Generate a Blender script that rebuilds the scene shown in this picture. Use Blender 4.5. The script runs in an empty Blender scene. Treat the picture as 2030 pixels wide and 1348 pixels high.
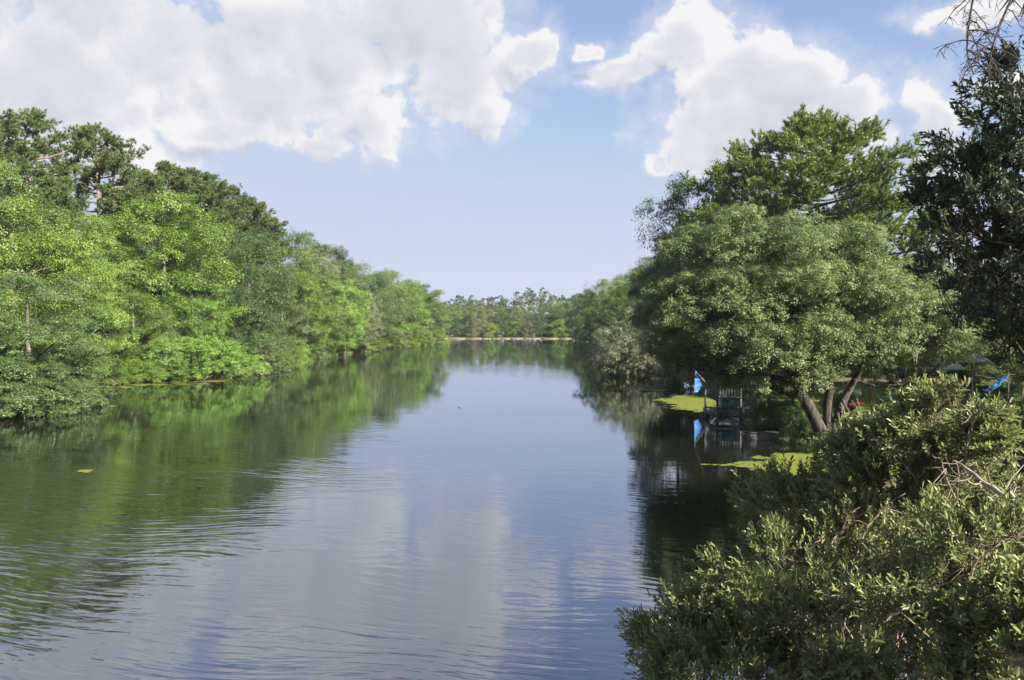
import bpy, math, numpy as np
from mathutils import Vector, Matrix
from mathutils.bvhtree import BVHTree

# ------------------------------------------------------------------ camera, world, sun, exposure
scene = bpy.context.scene
COL = scene.collection
F_PX, CX, HY, CAM_Z = 1500.0, 1015.0, 632.0, 6.0          # photo pixels: focal length, centre column, horizon row
cam_data = bpy.data.cameras.new("camera")
cam_data.sensor_width = 36.0
cam_data.lens = 36.0 * F_PX / 2030.0
cam_data.clip_start, cam_data.clip_end = 0.1, 6000.0
camera = bpy.data.objects.new("camera", cam_data)
COL.objects.link(camera)
camera.location = (0, 0, CAM_Z)
camera.rotation_euler = (math.radians(90) - math.atan((674 - HY) / F_PX), 0, 0)
scene.camera = camera

SUN_DIR = Vector((0.76, -0.58, 0.62)).normalized()          # towards the sun: right, a little behind the camera
sun_el = math.asin(SUN_DIR.z)
sun_az = math.atan2(SUN_DIR.x, SUN_DIR.y)
sun_data = bpy.data.lights.new("sun", 'SUN')
sun_data.energy = 5.0
sun_data.angle = math.radians(0.55)
sun_data.color = (1.0, 0.93, 0.82)
sun = bpy.data.objects.new("sun", sun_data)
COL.objects.link(sun)
sun.location = (60, -30, 60)
sun.rotation_euler = SUN_DIR.to_track_quat('Z', 'Y').to_euler()

scene.view_settings.view_transform = 'Standard'
scene.view_settings.look = 'None'
scene.view_settings.exposure = 2.05
scene.view_settings.gamma = 1.0
scene.view_settings.use_curve_mapping = False
scene.cycles.max_bounces = 6
scene.cycles.diffuse_bounces = 2
scene.cycles.glossy_bounces = 2
scene.cycles.transmission_bounces = 4
scene.cycles.transparent_max_bounces = 6
scene.cycles.caustics_reflective = False
scene.cycles.caustics_refractive = False

SKY_STRENGTH = 0.0504
world = bpy.data.worlds.new("World")
scene.world = world
world.use_nodes = True
world.cycles.sampling_method = 'MANUAL'
world.cycles.sample_map_resolution = 512


class NT:
    """tiny node-building helper"""
    def __init__(self, tree):
        self.t = tree

    def n(self, kind, **kw):
        nd = self.t.nodes.new(kind)
        for k, v in kw.items():
            setattr(nd, k, v)
        return nd

    def put(self, sock, v):
        if isinstance(v, bpy.types.NodeSocket):
            self.t.links.new(v, sock)
        elif v is not None:
            sock.default_value = v

    def m(self, op, a, b=None, c=None, clamp=False):
        nd = self.n('ShaderNodeMath', operation=op, use_clamp=clamp)
        for i, v in enumerate((a, b, c)):
            if v is not None:
                self.put(nd.inputs[i], v)
        return nd.outputs[0]

    def v(self, op, a, b=None, scale=None):
        nd = self.n('ShaderNodeVectorMath', operation=op)
        self.put(nd.inputs[0], a)
        if b is not None:
            self.put(nd.inputs[1], b)
        if scale is not None:
            self.put(nd.inputs['Scale'], scale)
        return nd.outputs['Value'] if op in ('LENGTH', 'DOT_PRODUCT') else nd.outputs[0]

    def noise(self, vec, scale, detail=2.0, rough=0.5, out=0, dist=0.0):
        nd = self.n('ShaderNodeTexNoise')
        self.put(nd.inputs['Vector'], vec)
        nd.inputs['Scale'].default_value = scale
        nd.inputs['Detail'].default_value = detail
        nd.inputs['Roughness'].default_value = rough
        nd.inputs['Distortion'].default_value = dist
        return nd.outputs[out]

    def sstep(self, x, a, b, lo=0.0, hi=1.0):
        nd = self.n('ShaderNodeMapRange', interpolation_type='SMOOTHSTEP')
        self.put(nd.inputs['Value'], x)
        nd.inputs['From Min'].default_value = a
        nd.inputs['From Max'].default_value = b
        nd.inputs['To Min'].default_value = lo
        nd.inputs['To Max'].default_value = hi
        return nd.outputs[0]

    def mix(self, f, a, b):
        nd = self.n('ShaderNodeMix', data_type='RGBA')
        self.put(nd.inputs['Factor'], f)
        self.put(nd.inputs[6], a)
        self.put(nd.inputs[7], b)
        return nd.outputs[2]


def px_dir(px, py):
    x, z = (px - CX) / F_PX, (HY - py) / F_PX
    return math.atan(x), math.atan(z / math.hypot(1, x))


# cumulus banks: centre and half-size of each lobe of the clouds that stand over the river
CLOUD_LOBES = [
    (-60, 130, 260, 150), (150, 190, 210, 105), (330, 90, 220, 165), (560, 60, 240, 130), (520, 190, 180, 85),
    (640, 120, 210, 140), (840, 70, 200, 120), (900, 160, 150, 110), (1055, 105, 90, 62), (960, 215, 75, 52),
    (710, 235, 135, 82), (430, 265, 165, 42), (620, 305, 75, 30), (180, 300, 240, 55), (800, -60, 260, 110), (100, -40, 260, 100),
    (1350, 100, 105, 75), (1440, 160, 150, 105), (1560, 200, 145, 95), (1470, 270, 190, 100), (1240, 155, 95, 42),
    (1180, 95, 38, 22), (1665, 230, 100, 65), (1385, 330, 85, 34), (1600, 290, 140, 80), (1845, 235, 66, 85), (1845, 320, 62, 60),
    (1960, 175, 45, 45), (1930, 20, 130, 30), (1300, 330, 40, 30),
]


def build_sky():
    g = bpy.data.node_groups.new("cloud_density", 'ShaderNodeTree')
    g.interface.new_socket("Vector", in_out='INPUT', socket_type='NodeSocketVector')
    g.interface.new_socket("Density", in_out='OUTPUT', socket_type='NodeSocketFloat')
    g.interface.new_socket("Soft", in_out='OUTPUT', socket_type='NodeSocketFloat')
    g.interface.new_socket("Body", in_out='OUTPUT', socket_type='NodeSocketFloat')
    a = NT(g)
    gi, go = a.n('NodeGroupInput'), a.n('NodeGroupOutput')
    P = gi.outputs[0]
    warp = a.v('SCALE', a.v('SUBTRACT', a.noise(P, 9.0, 2.0, 0.5, out=1), (0.5, 0.5, 0.5)), scale=0.085)
    warp2 = a.v('SCALE', a.v('SUBTRACT', a.noise(P, 34.0, 3.0, 0.55, out=1), (0.5, 0.5, 0.5)), scale=0.034)
    Pw = a.v('ADD', P, a.v('ADD', warp, warp2))
    sep = a.n('ShaderNodeSeparateXYZ'); a.put(sep.inputs[0], Pw)
    az = a.m('ARCTAN2', sep.outputs[0], sep.outputs[1])
    el = a.m('ARCSINE', sep.outputs[2])
    q = a.n('ShaderNodeCombineXYZ'); a.put(q.inputs[0], az); a.put(q.inputs[1], el)
    shape = None
    for (px, py, rx, ry) in CLOUD_LOBES:
        ca, ce = px_dir(px, py)
        d = a.v('LENGTH', a.v('MULTIPLY', a.v('SUBTRACT', q.outputs[0], (ca, ce, 0)), (F_PX / rx, F_PX / ry, 0)))
        f = a.m('SUBTRACT', 1.0, d)
        shape = f if shape is None else a.m('SMOOTH_MAX', shape, f, 0.25)
    # the rest of the sky carries the same broken cumulus
    up = a.m('MAXIMUM', sep.outputs[2], 0.0)
    plane = a.n('ShaderNodeCombineXYZ')
    den = a.m('ADD', up, 0.22)
    a.put(plane.inputs[0], a.m('DIVIDE', sep.outputs[0], den)); a.put(plane.inputs[1], a.m('DIVIDE', sep.outputs[1], den))
    rest = a.m('MULTIPLY', a.m('SUBTRACT', a.noise(plane.outputs[0], 1.3, 3.0, 0.5), 0.53), 5.0)
    edge = a.m('MAXIMUM', a.m('DIVIDE', a.m('ABSOLUTE', az), 0.72), a.m('DIVIDE', el, 0.50))
    w = a.sstep(edge, 0.95, 1.2)
    mixf = a.n('ShaderNodeMix', data_type='FLOAT')
    a.put(mixf.inputs[0], w); a.put(mixf.inputs[2], shape); a.put(mixf.inputs[3], rest)
    base = mixf.outputs[0]
    fb = a.m('SUBTRACT', a.noise(Pw, 16.0, 9.0, 0.56), 0.5)
    vor = a.n('ShaderNodeTexVoronoi', feature='SMOOTH_F1')
    a.put(vor.inputs['Vector'], a.v('ADD', P, a.v('SCALE', warp2, scale=1.5)))
    vor.inputs['Scale'].default_value = 26.0
    vor.inputs['Detail'].default_value = 2.0
    vor.inputs['Smoothness'].default_value = 0.6
    puff = a.m('SUBTRACT', 0.42, vor.outputs['Distance'])
    dens = a.m('ADD', a.m('ADD', base, 0.08), a.m('ADD', a.m('MULTIPLY', fb, 1.05), a.m('MULTIPLY', puff, 0.45)))
    a.put(go.inputs[0], dens)
    soft = a.m('ADD', base, a.m('ADD', a.m('MULTIPLY', a.m('SUBTRACT', a.noise(Pw, 9.0, 5.0, 0.5), 0.5), 1.0), a.m('MULTIPLY', puff, 0.4)))
    a.put(go.inputs[1], soft)
    a.put(go.inputs[2], a.m('ADD', base, a.m('MULTIPLY', a.m('SUBTRACT', a.noise(P, 6.5, 2.0, 0.5), 0.5), 1.7)))

    t = world.node_tree
    t.nodes.clear()
    b = NT(t)
    out, bg = b.n('ShaderNodeOutputWorld'), b.n('ShaderNodeBackground')
    sky = b.n('ShaderNodeTexSky', sky_type='NISHITA')
    sky.sun_disc = False
    sky.sun_elevation = sun_el
    sky.sun_rotation = sun_az
    sky.altitude = 20
    sky.air_density = 1.0
    sky.dust_density = 0.45
    sky.ozone_density = 2.5
    co = b.n('ShaderNodeTexCoord').outputs['Generated']
    d0 = b.n('ShaderNodeGroup', node_tree=g); b.put(d0.inputs[0], co)
    s2 = Vector((0.5, 0.0, 0.85)).normalized() * 0.024
    d1 = b.n('ShaderNodeGroup', node_tree=g); b.put(d1.inputs[0], b.v('ADD', co, tuple(s2)))
    alpha = b.m('MAXIMUM', b.sstep(d0.outputs[0], -0.06, 0.26), b.sstep(d0.outputs[0], -0.50, 0.15, 0.0, 0.38))
    relief = b.m('ADD', b.m('MULTIPLY', b.m('SUBTRACT', d0.outputs[1], d1.outputs[1]), 0.62), b.m('MULTIPLY', b.m('SUBTRACT', d0.outputs[0], d1.outputs[0]), 0.42))
    relief = b.m('MULTIPLY', relief, b.sstep(d0.outputs[2], 0.15, 0.75, 1.15, 0.35))
    thick = b.m('MULTIPLY', b.sstep(d0.outputs[2], 0.22, 0.80), 0.50)
    lit = b.m('SUBTRACT', b.m('ADD', 0.90, relief), thick, clamp=True)
    k = 1.0 / SKY_STRENGTH / 2 ** scene.view_settings.exposure
    col = b.mix(lit, (0.52 * k, 0.55 * k, 0.67 * k, 1), (0.92 * k, 0.91 * k, 0.92 * k, 1))
    ks = SKY_STRENGTH * 2 ** scene.view_settings.exposure
    sp = b.n('ShaderNodeSeparateColor'); b.put(sp.inputs[0], sky.outputs[0])
    cb_ = b.n('ShaderNodeCombineColor')
    for i, (gain, cap) in enumerate(((0.94, 0.58), (0.87, 0.66), (0.95, 0.83))):       # curve, gain and cap per channel even out the low sky
        ch = b.m('MULTIPLY', b.m('POWER', b.m('MULTIPLY', sp.outputs[i], ks), 0.80), gain)
        b.put(cb_.inputs[i], b.m('DIVIDE', b.m('SMOOTH_MIN', ch, cap, 0.30), ks))
    air = cb_.outputs[0]
    b.put(bg.inputs['Color'], b.mix(b.m('MULTIPLY', alpha, 0.97), air, col))
    bg.inputs['Strength'].default_value = SKY_STRENGTH
    t.links.new(bg.outputs[0], out.inputs['Surface'])


build_sky()


# ------------------------------------------------------------------ helpers
def W(px, py, D):
    """a point of the place seen at photo column/row at distance D along the river"""
    return np.array([(px - CX) / F_PX * D, D, CAM_Z + (HY - py) / F_PX * D])


def set_props(o, label=None, cat=None, group=None, kind=None):
    if label: o['label'] = label
    if cat: o['category'] = cat
    if group: o['group'] = group
    if kind: o['kind'] = kind
    return o


def make_mesh(name, V, F, mat=None, tint=None, smooth=False):
    """V (n,3); F (m,k) array of equal faces or list of arrays"""
    me = bpy.data.meshes.new(name)
    V = np.asarray(V, np.float32)
    Fs = [np.asarray(f, np.int32) for f in (F if isinstance(F, list) else [F]) if len(f)]
    nl = sum(f.size for f in Fs); nf = sum(len(f) for f in Fs)
    me.vertices.add(len(V)); me.loops.add(nl); me.polygons.add(nf)
    me.vertices.foreach_set('co', V.ravel())
    me.loops.foreach_set('vertex_index', np.concatenate([f.ravel() for f in Fs]))
    tot = np.concatenate([np.full(len(f), f.shape[1], np.int32) for f in Fs])
    st = np.concatenate([[0], np.cumsum(tot)[:-1]]).astype(np.int32)
    me.polygons.foreach_set('loop_start', st)
    me.polygons.foreach_set('loop_total', tot)
    if smooth:
        me.polygons.foreach_set('use_smooth', np.ones(nf, bool))
    if tint is not None:
        at = me.attributes.new('tint', 'FLOAT', 'POINT')
        at.data.foreach_set('value', np.asarray(tint, np.float32))
    me.update(calc_edges=True)
    if mat: me.materials.append(mat)
    return me


def link(name, data, parent=None, loc=None):
    o = bpy.data.objects.new(name, data)
    COL.objects.link(o)
    if parent: o.parent = parent
    if loc is not None: o.location = loc
    return o


def thing(name, loc, label, cat, group=None, rz=0.0, scale=1.0):
    o = link(name, None, None, loc)
    o.empty_display_size = 0.3
    o.rotation_euler = (0, 0, rz)
    o.scale = scale if hasattr(scale, '__len__') else (scale,) * 3
    return set_props(o, label, cat, group)


class Geo:
    """collects boxes and tubes into one mesh"""
    def __init__(self):
        self.V, self.F, self.nv = [], {}, 0

    def add(self, V, F):
        V = np.asarray(V, float)
        F = np.asarray(F, int)
        self.V.append(V)
        self.F.setdefault(F.shape[1], []).append(F + self.nv)
        self.nv += len(V)

    def box(self, lo, hi, M=None):
        x0, y0, z0 = lo; x1, y1, z1 = hi
        V = np.array([(x0, y0, z0), (x1, y0, z0), (x1, y1, z0), (x0, y1, z0), (x0, y0, z1), (x1, y0, z1), (x1, y1, z1), (x0, y1, z1)], float)
        if M is not None:
            V = V @ np.array(M.to_3x3()).T + np.array(M.translation)
        self.add(V, [(0, 3, 2, 1), (4, 5, 6, 7), (0, 1, 5, 4), (1, 2, 6, 5), (2, 3, 7, 6), (3, 0, 4, 7)])

    def tube(self, pts, rad, sides=5):
        pts = np.asarray(pts, float); n = len(pts)
        rad = np.broadcast_to(np.asarray(rad, float), (n,))
        T = np.gradient(pts, axis=0); T /= np.linalg.norm(T, axis=1)[:, None] + 1e-9
        ref = np.array([0.31, 0.95, 0.05]) if abs(T[0][2]) > 0.7 else np.array([0.02, 0.03, 1.0])
        A = np.cross(T, ref); A /= np.linalg.norm(A, axis=1)[:, None] + 1e-9
        B = np.cross(T, A)
        an = np.arange(sides) / sides * 2 * np.pi
        V = pts[:, None, :] + rad[:, None, None] * (A[:, None, :] * np.cos(an)[None, :, None] + B[:, None, :] * np.sin(an)[None, :, None])
        i = np.arange(n - 1)[:, None] * sides; j = np.arange(sides)[None, :]; k = (j + 1) % sides
        Fq = np.stack([i + j, i + k, i + sides + k, i + sides + j], -1).reshape(-1, 4)
        self.add(V.reshape(-1, 3), Fq)
        self.F.setdefault(sides, []).append(np.array([list(range((n - 1) * sides, n * sides))]) + self.nv - n * sides)

    def mesh(self, name, mat=None, smooth=False):
        return make_mesh(name, np.concatenate(self.V), [np.concatenate(f) for f in self.F.values()], mat, None, smooth)


def curve(a, b, rng, bow=0.15, n=5, sag=0.0):
    a, b = np.asarray(a, float), np.asarray(b, float)
    t = np.linspace(0, 1, n)[:, None]
    L = np.linalg.norm(b - a)
    off = rng.normal(0, 1, 3) * bow * L
    return a + (b - a) * t + off * (t * (1 - t)) * 2 + np.array([0, 0, -sag * L]) * (4 * t * (1 - t)) + rng.normal(0, 0.012 * L, (n, 3)) * (t * (1 - t)) * 4


def unit(v):
    return v / (np.linalg.norm(v, axis=-1, keepdims=True) + 1e-9)


# ------------------------------------------------------------------ materials
def mat_new(name):
    m = bpy.data.materials.new(name)
    m.use_nodes = True
    m.node_tree.nodes.clear()
    a = NT(m.node_tree)
    out = a.n('ShaderNodeOutputMaterial')
    return m, a, out


def foliage(name, c0, c1, trans=0.35, rough=0.45, spec=0.35, tcol=None):
    c0, c1 = [tuple(0.85 * v for v in c) for c in (c0, c1)]
    m, a, out = mat_new(name)
    at = a.n('ShaderNodeAttribute', attribute_name='tint')
    oi = a.n('ShaderNodeObjectInfo')
    col = a.mix(at.outputs['Fac'], (*c0, 1), (*c1, 1))
    hs = a.n('ShaderNodeHueSaturation')
    a.put(hs.inputs['Value'], a.m('ADD', 0.88, a.m('MULTIPLY', oi.outputs['Random'], 0.24)))
    a.put(hs.inputs['Hue'], a.m('ADD', 0.481, a.m('MULTIPLY', oi.outputs['Random'], 0.024)))
    a.put(hs.inputs['Color'], col)
    p = a.n('ShaderNodeBsdfPrincipled')
    a.put(p.inputs['Base Color'], hs.outputs[0])
    p.inputs['Roughness'].default_value = rough
    p.inputs['Specular IOR Level'].default_value = spec
    tr = a.n('ShaderNodeBsdfTranslucent')
    h2 = a.n('ShaderNodeHueSaturation')
    h2.inputs['Hue'].default_value = 0.485
    h2.inputs['Saturation'].default_value = 1.08
    h2.inputs['Value'].default_value = 1.35
    a.put(h2.inputs['Color'], hs.outputs[0])
    a.put(tr.inputs['Color'], h2.outputs[0])
    mx = a.n('ShaderNodeMixShader')
    mx.inputs[0].default_value = trans
    a.put(mx.inputs[1], p.outputs[0]); a.put(mx.inputs[2], tr.outputs[0])
    a.put(out.inputs[0], mx.outputs[0])
    return m


def simple(name, c0, c1, scale=4.0, rough=0.7, spec=0.3, stretch=(1, 1, 1), bump=0.0, detail=5.0, metallic=0.0):
    c0, c1 = [tuple(0.85 * v for v in c) for c in (c0, c1)]
    m, a, out = mat_new(name)
    tc = a.n('ShaderNodeTexCoord')
    oi = a.n('ShaderNodeObjectInfo')
    vec = a.v('ADD', a.v('MULTIPLY', tc.outputs['Object'], stretch), a.v('SCALE', (17.0, 9.0, 5.0), scale=oi.outputs['Random']))
    f = a.noise(vec, scale, detail, 0.62)
    p = a.n('ShaderNodeBsdfPrincipled')
    a.put(p.inputs['Base Color'], a.mix(a.sstep(f, 0.32, 0.68), (*c0, 1), (*c1, 1)))
    a.put(p.inputs['Roughness'], a.m('ADD', rough - 0.08, a.m('MULTIPLY', f, 0.16), clamp=True))
    p.inputs['Specular IOR Level'].default_value = spec
    p.inputs['Metallic'].default_value = metallic
    if bump:
        bp = a.n('ShaderNodeBump')
        bp.inputs['Strength'].default_value = 0.8
        bp.inputs['Distance'].default_value = bump
        a.put(bp.inputs['Height'], f)
        a.put(p.inputs['Normal'], bp.outputs[0])
    a.put(out.inputs[0], p.outputs[0])
    return m


LEAF = {
    'lime': foliage('leaf_lime', (0.105, 0.200, 0.032), (0.195, 0.318, 0.066), 0.34),
    'bright': foliage('leaf_bright', (0.085, 0.165, 0.026), (0.155, 0.255, 0.046), 0.32),
    'mid': foliage('leaf_mid', (0.068, 0.125, 0.026), (0.128, 0.205, 0.044), 0.32),
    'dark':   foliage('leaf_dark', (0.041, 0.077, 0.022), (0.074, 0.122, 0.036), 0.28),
    'grey': foliage('leaf_grey', (0.066, 0.118, 0.036), (0.128, 0.192, 0.066), 0.30),
    'olive': foliage('leaf_olive', (0.110, 0.130, 0.060), (0.190, 0.215, 0.105), 0.32),
    'pale':   foliage('leaf_pale', (0.15, 0.17, 0.09), (0.30, 0.31, 0.20), 0.30),
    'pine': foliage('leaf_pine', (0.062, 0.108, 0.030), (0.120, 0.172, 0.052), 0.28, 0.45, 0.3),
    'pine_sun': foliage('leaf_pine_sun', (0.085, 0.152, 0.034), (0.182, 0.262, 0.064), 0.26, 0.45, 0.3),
    'far':    foliage('leaf_far', (0.045, 0.070, 0.028), (0.068, 0.098, 0.038), 0.30),
    'oak': foliage('leaf_oak', (0.088, 0.135, 0.050), (0.205, 0.262, 0.105), 0.30, 0.5, 0.25),
    'silver': foliage('leaf_silver', (0.130, 0.160, 0.082), (0.235, 0.270, 0.155), 0.32),
    'moss':   foliage('leaf_moss', (0.13, 0.14, 0.10), (0.24, 0.25, 0.18), 0.25),
    'glossy': foliage('leaf_glossy', (0.052, 0.080, 0.046), (0.100, 0.132, 0.070), 0.18, 0.45, 0.30),
    'myrtle': foliage('leaf_myrtle', (0.092, 0.146, 0.044), (0.252, 0.305, 0.115), 0.30, 0.45, 0.35),
    'palm':   foliage('leaf_palm', (0.075, 0.125, 0.045), (0.13, 0.19, 0.07), 0.25, 0.4, 0.5),
    'deadpalm': foliage('leaf_dead_palm', (0.12, 0.085, 0.055), (0.24, 0.18, 0.12), 0.2),
    'duck': foliage('leaf_duck', (0.085, 0.110, 0.020), (0.165, 0.185, 0.040), 0.05, 0.75, 0.1),
    'duckgrey': foliage('duckweed_grey', (0.080, 0.108, 0.044), (0.136, 0.160, 0.072), 0.05, 0.6, 0.2),
    'grass':  foliage('grass_blade', (0.11, 0.17, 0.03), (0.22, 0.28, 0.06), 0.3),
}
BARK = simple('bark_grey_brown', (0.085, 0.070, 0.056), (0.20, 0.175, 0.145), 9, 0.9, 0.15, (1, 1, 0.25), 0.03)
BARK_DARK = simple('bark_dark', (0.030, 0.025, 0.021), (0.085, 0.072, 0.060), 9, 0.9, 0.1, (1, 1, 0.25), 0.03)
BARK_PINE = simple('bark_pine', (0.095, 0.070, 0.055), (0.22, 0.170, 0.135), 7, 0.9, 0.15, (1, 1, 0.3), 0.03)
BARK_PALE = simple('bark_pale', (0.14, 0.12, 0.10), (0.30, 0.265, 0.225), 12, 0.85, 0.2, (1, 1, 0.3), 0.01)
BARK_GOLD = simple('bark_golden', (0.14, 0.10, 0.045), (0.28, 0.21, 0.09), 6, 0.6, 0.3, (1, 1, 0.3), 0.004)
TWIG = simple('twig_pinkish', (0.13, 0.095, 0.072), (0.32, 0.24, 0.185), 20, 0.75, 0.2)
TWIG_DARK = simple('twig_dark', (0.040, 0.034, 0.034), (0.075, 0.064, 0.060), 20, 0.8, 0.2)
WOOD_DOCK = simple('dock_wood', (0.065, 0.065, 0.072), (0.14, 0.135, 0.14), 6, 0.8, 0.25, (1, 1, 0.2), 0.005)
WOOD_POLE = simple('pole_wood', (0.050, 0.042, 0.035), (0.11, 0.092, 0.078), 6, 0.85, 0.2, (1, 1, 0.15), 0.008)
STONE = simple('bulkhead_concrete', (0.09, 0.07, 0.045), (0.22, 0.175, 0.11), 1.2, 0.9, 0.15, (1, 1, 1), 0.02)
STONE_GREY = simple('block_concrete', (0.07, 0.068, 0.066), (0.14, 0.135, 0.13), 4, 0.9, 0.15, (1, 1, 1), 0.01)
TARP = simple('tarp_blue', (0.015, 0.15, 0.55), (0.05, 0.30, 0.78), 2.2, 0.45, 0.5, (1, 1, 1), 0.02)
TARP_PALE = simple('tarp_steel_blue', (0.02, 0.09, 0.26), (0.06, 0.17, 0.38), 2.2, 0.5, 0.4, (1, 1, 1), 0.02)
UMB = simple('umbrella_blue_grey', (0.20, 0.27, 0.32), (0.32, 0.40, 0.45), 2.5, 0.8, 0.2)
UMB2 = simple('umbrella_olive', (0.16, 0.16, 0.11), (0.24, 0.24, 0.17), 2.5, 0.8, 0.2)
WHITE = simple('painted_white', (0.52, 0.52, 0.52), (0.72, 0.72, 0.71), 5, 0.5, 0.4)
MINT = simple('painted_mint', (0.36, 0.55, 0.47), (0.50, 0.68, 0.58), 5, 0.5, 0.4)
TURQ = simple('plastic_turquoise', (0.012, 0.17, 0.21), (0.03, 0.27, 0.31), 3, 0.4, 0.5)
RED = simple('plastic_red', (0.30, 0.012, 0.025), (0.42, 0.03, 0.05), 2, 0.4, 0.5)
BLACK = simple('cockpit_black', (0.012, 0.012, 0.012), (0.03, 0.03, 0.03), 3, 0.6, 0.3)


# ------------------------------------------------------------------ terrain and water
LS = np.array([(-80, -34), (30, -34), (44, -32), (50, -31), (57, -34.5), (66, -38.5), (72, -35), (76, -29.5), (82, -28.5), (92, -30), (108, -31.5),
               (130, -28.5), (155, -25.5), (172, -20.5), (182, -19), (190, -22), (205, -30), (226, -36), (3000, -36)], float)
RS = np.array([(-80, 8), (8, 6.5), (17, 7.5), (24, 9.5), (29, 12.5), (36, 13.6), (44, 15.0), (52, 16.5), (60, 19.5), (70, 18.5), (84, 14.5), (100, 14.5), (120, 16),
               (150, 17), (200, 18.5), (226, 21), (3000, 21)], float)
FAR_Y = 226.0


def shore_dist(x, y):
    """inland distance (positive on land)"""
    lx = np.interp(y, LS[:, 0], LS[:, 1]); rx = np.interp(y, RS[:, 0], RS[:, 1])
    return np.maximum(np.maximum(lx - x, x - rx), y - FAR_Y)


def ground_z(x, y):
    d = shore_dist(x, y)
    t = np.clip((d + 1.2) / 2.2, 0, 1); t = t * t * (3 - 2 * t)
    z = -1.3 + t * 1.62
    z = z + np.clip(d, 0, 25) * 0.028
    z = z + 9.0 * np.clip((y - 330) / 250, 0, 1) ** 1.3
    z = z + 0.08 * np.sin(x * 0.9 + 1.3 * np.sin(y * 0.31)) * np.cos(y * 0.7) * np.clip(d, 0, 1)
    return z


def gz(x, y):
    return float(ground_z(np.array(x, float), np.array(y, float)))


def axis(parts):
    return np.unique(np.concatenate([np.arange(a, b, s) for a, b, s in parts]))


gx = axis([(-3000, -300, 300), (-300, -80, 20), (-80, -44, 3), (-44, -14, 0.7), (-14, 5, 3), (5, 26, 0.6), (26, 80, 3), (80, 300, 20), (300, 3001, 300)])
gy = axis([(-80, 0, 8), (0, 90, 0.9), (90, 222, 2.0), (222, 232, 0.8), (232, 330, 10), (330, 700, 40), (700, 4000, 300)])
GX, GY = np.meshgrid(gx, gy)
GZ = ground_z(GX, GY)
nx, ny = len(gx), len(gy)
ii = (np.arange(ny - 1)[:, None] * nx + np.arange(nx - 1)[None, :]).ravel()


def ground_material():
    m, a, out = mat_new('bank_soil_and_grass')
    geo = a.n('ShaderNodeNewGeometry')
    sep = a.n('ShaderNodeSeparateXYZ'); a.put(sep.inputs[0], geo.outputs['Position'])
    n1 = a.noise(geo.outputs['Position'], 0.9, 6, 0.65)
    n2 = a.noise(geo.outputs['Position'], 9.0, 5, 0.7)
    soil = a.mix(n2, (0.045, 0.033, 0.022, 1), (0.13, 0.10, 0.065, 1))
    grass = a.mix(n2, (0.075, 0.125, 0.022, 1), (0.17, 0.225, 0.045, 1))
    lawn = a.m('MULTIPLY', a.sstep(sep.outputs[0], 14.0, 16.5), a.m('MULTIPLY', a.sstep(sep.outputs[1], 36.5, 40), a.sstep(sep.outputs[1], 58, 64, 1, 0)))
    f = a.m('MAXIMUM', lawn, a.sstep(n1, 0.50, 0.66))
    wet = a.sstep(sep.outputs[2], 0.02, 0.18)
    col = a.mix(wet, (0.022, 0.017, 0.012, 1), a.mix(f, soil, grass))
    p = a.n('ShaderNodeBsdfPrincipled')
    a.put(p.inputs['Base Color'], col)
    p.inputs['Roughness'].default_value = 0.95
    p.inputs['Specular IOR Level'].default_value = 0.1
    bp = a.n('ShaderNodeBump'); bp.inputs['Distance'].default_value = 0.06
    a.put(bp.inputs['Height'], n2); a.put(p.inputs['Normal'], bp.outputs[0])
    a.put(out.inputs[0], p.outputs[0])
    return m


ground = link('ground', make_mesh('ground', np.stack([GX, GY, GZ], -1).reshape(-1, 3), np.stack([ii, ii + 1, ii + nx + 1, ii + nx], -1), ground_material(), None, True))
set_props(ground, kind='structure')


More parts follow.
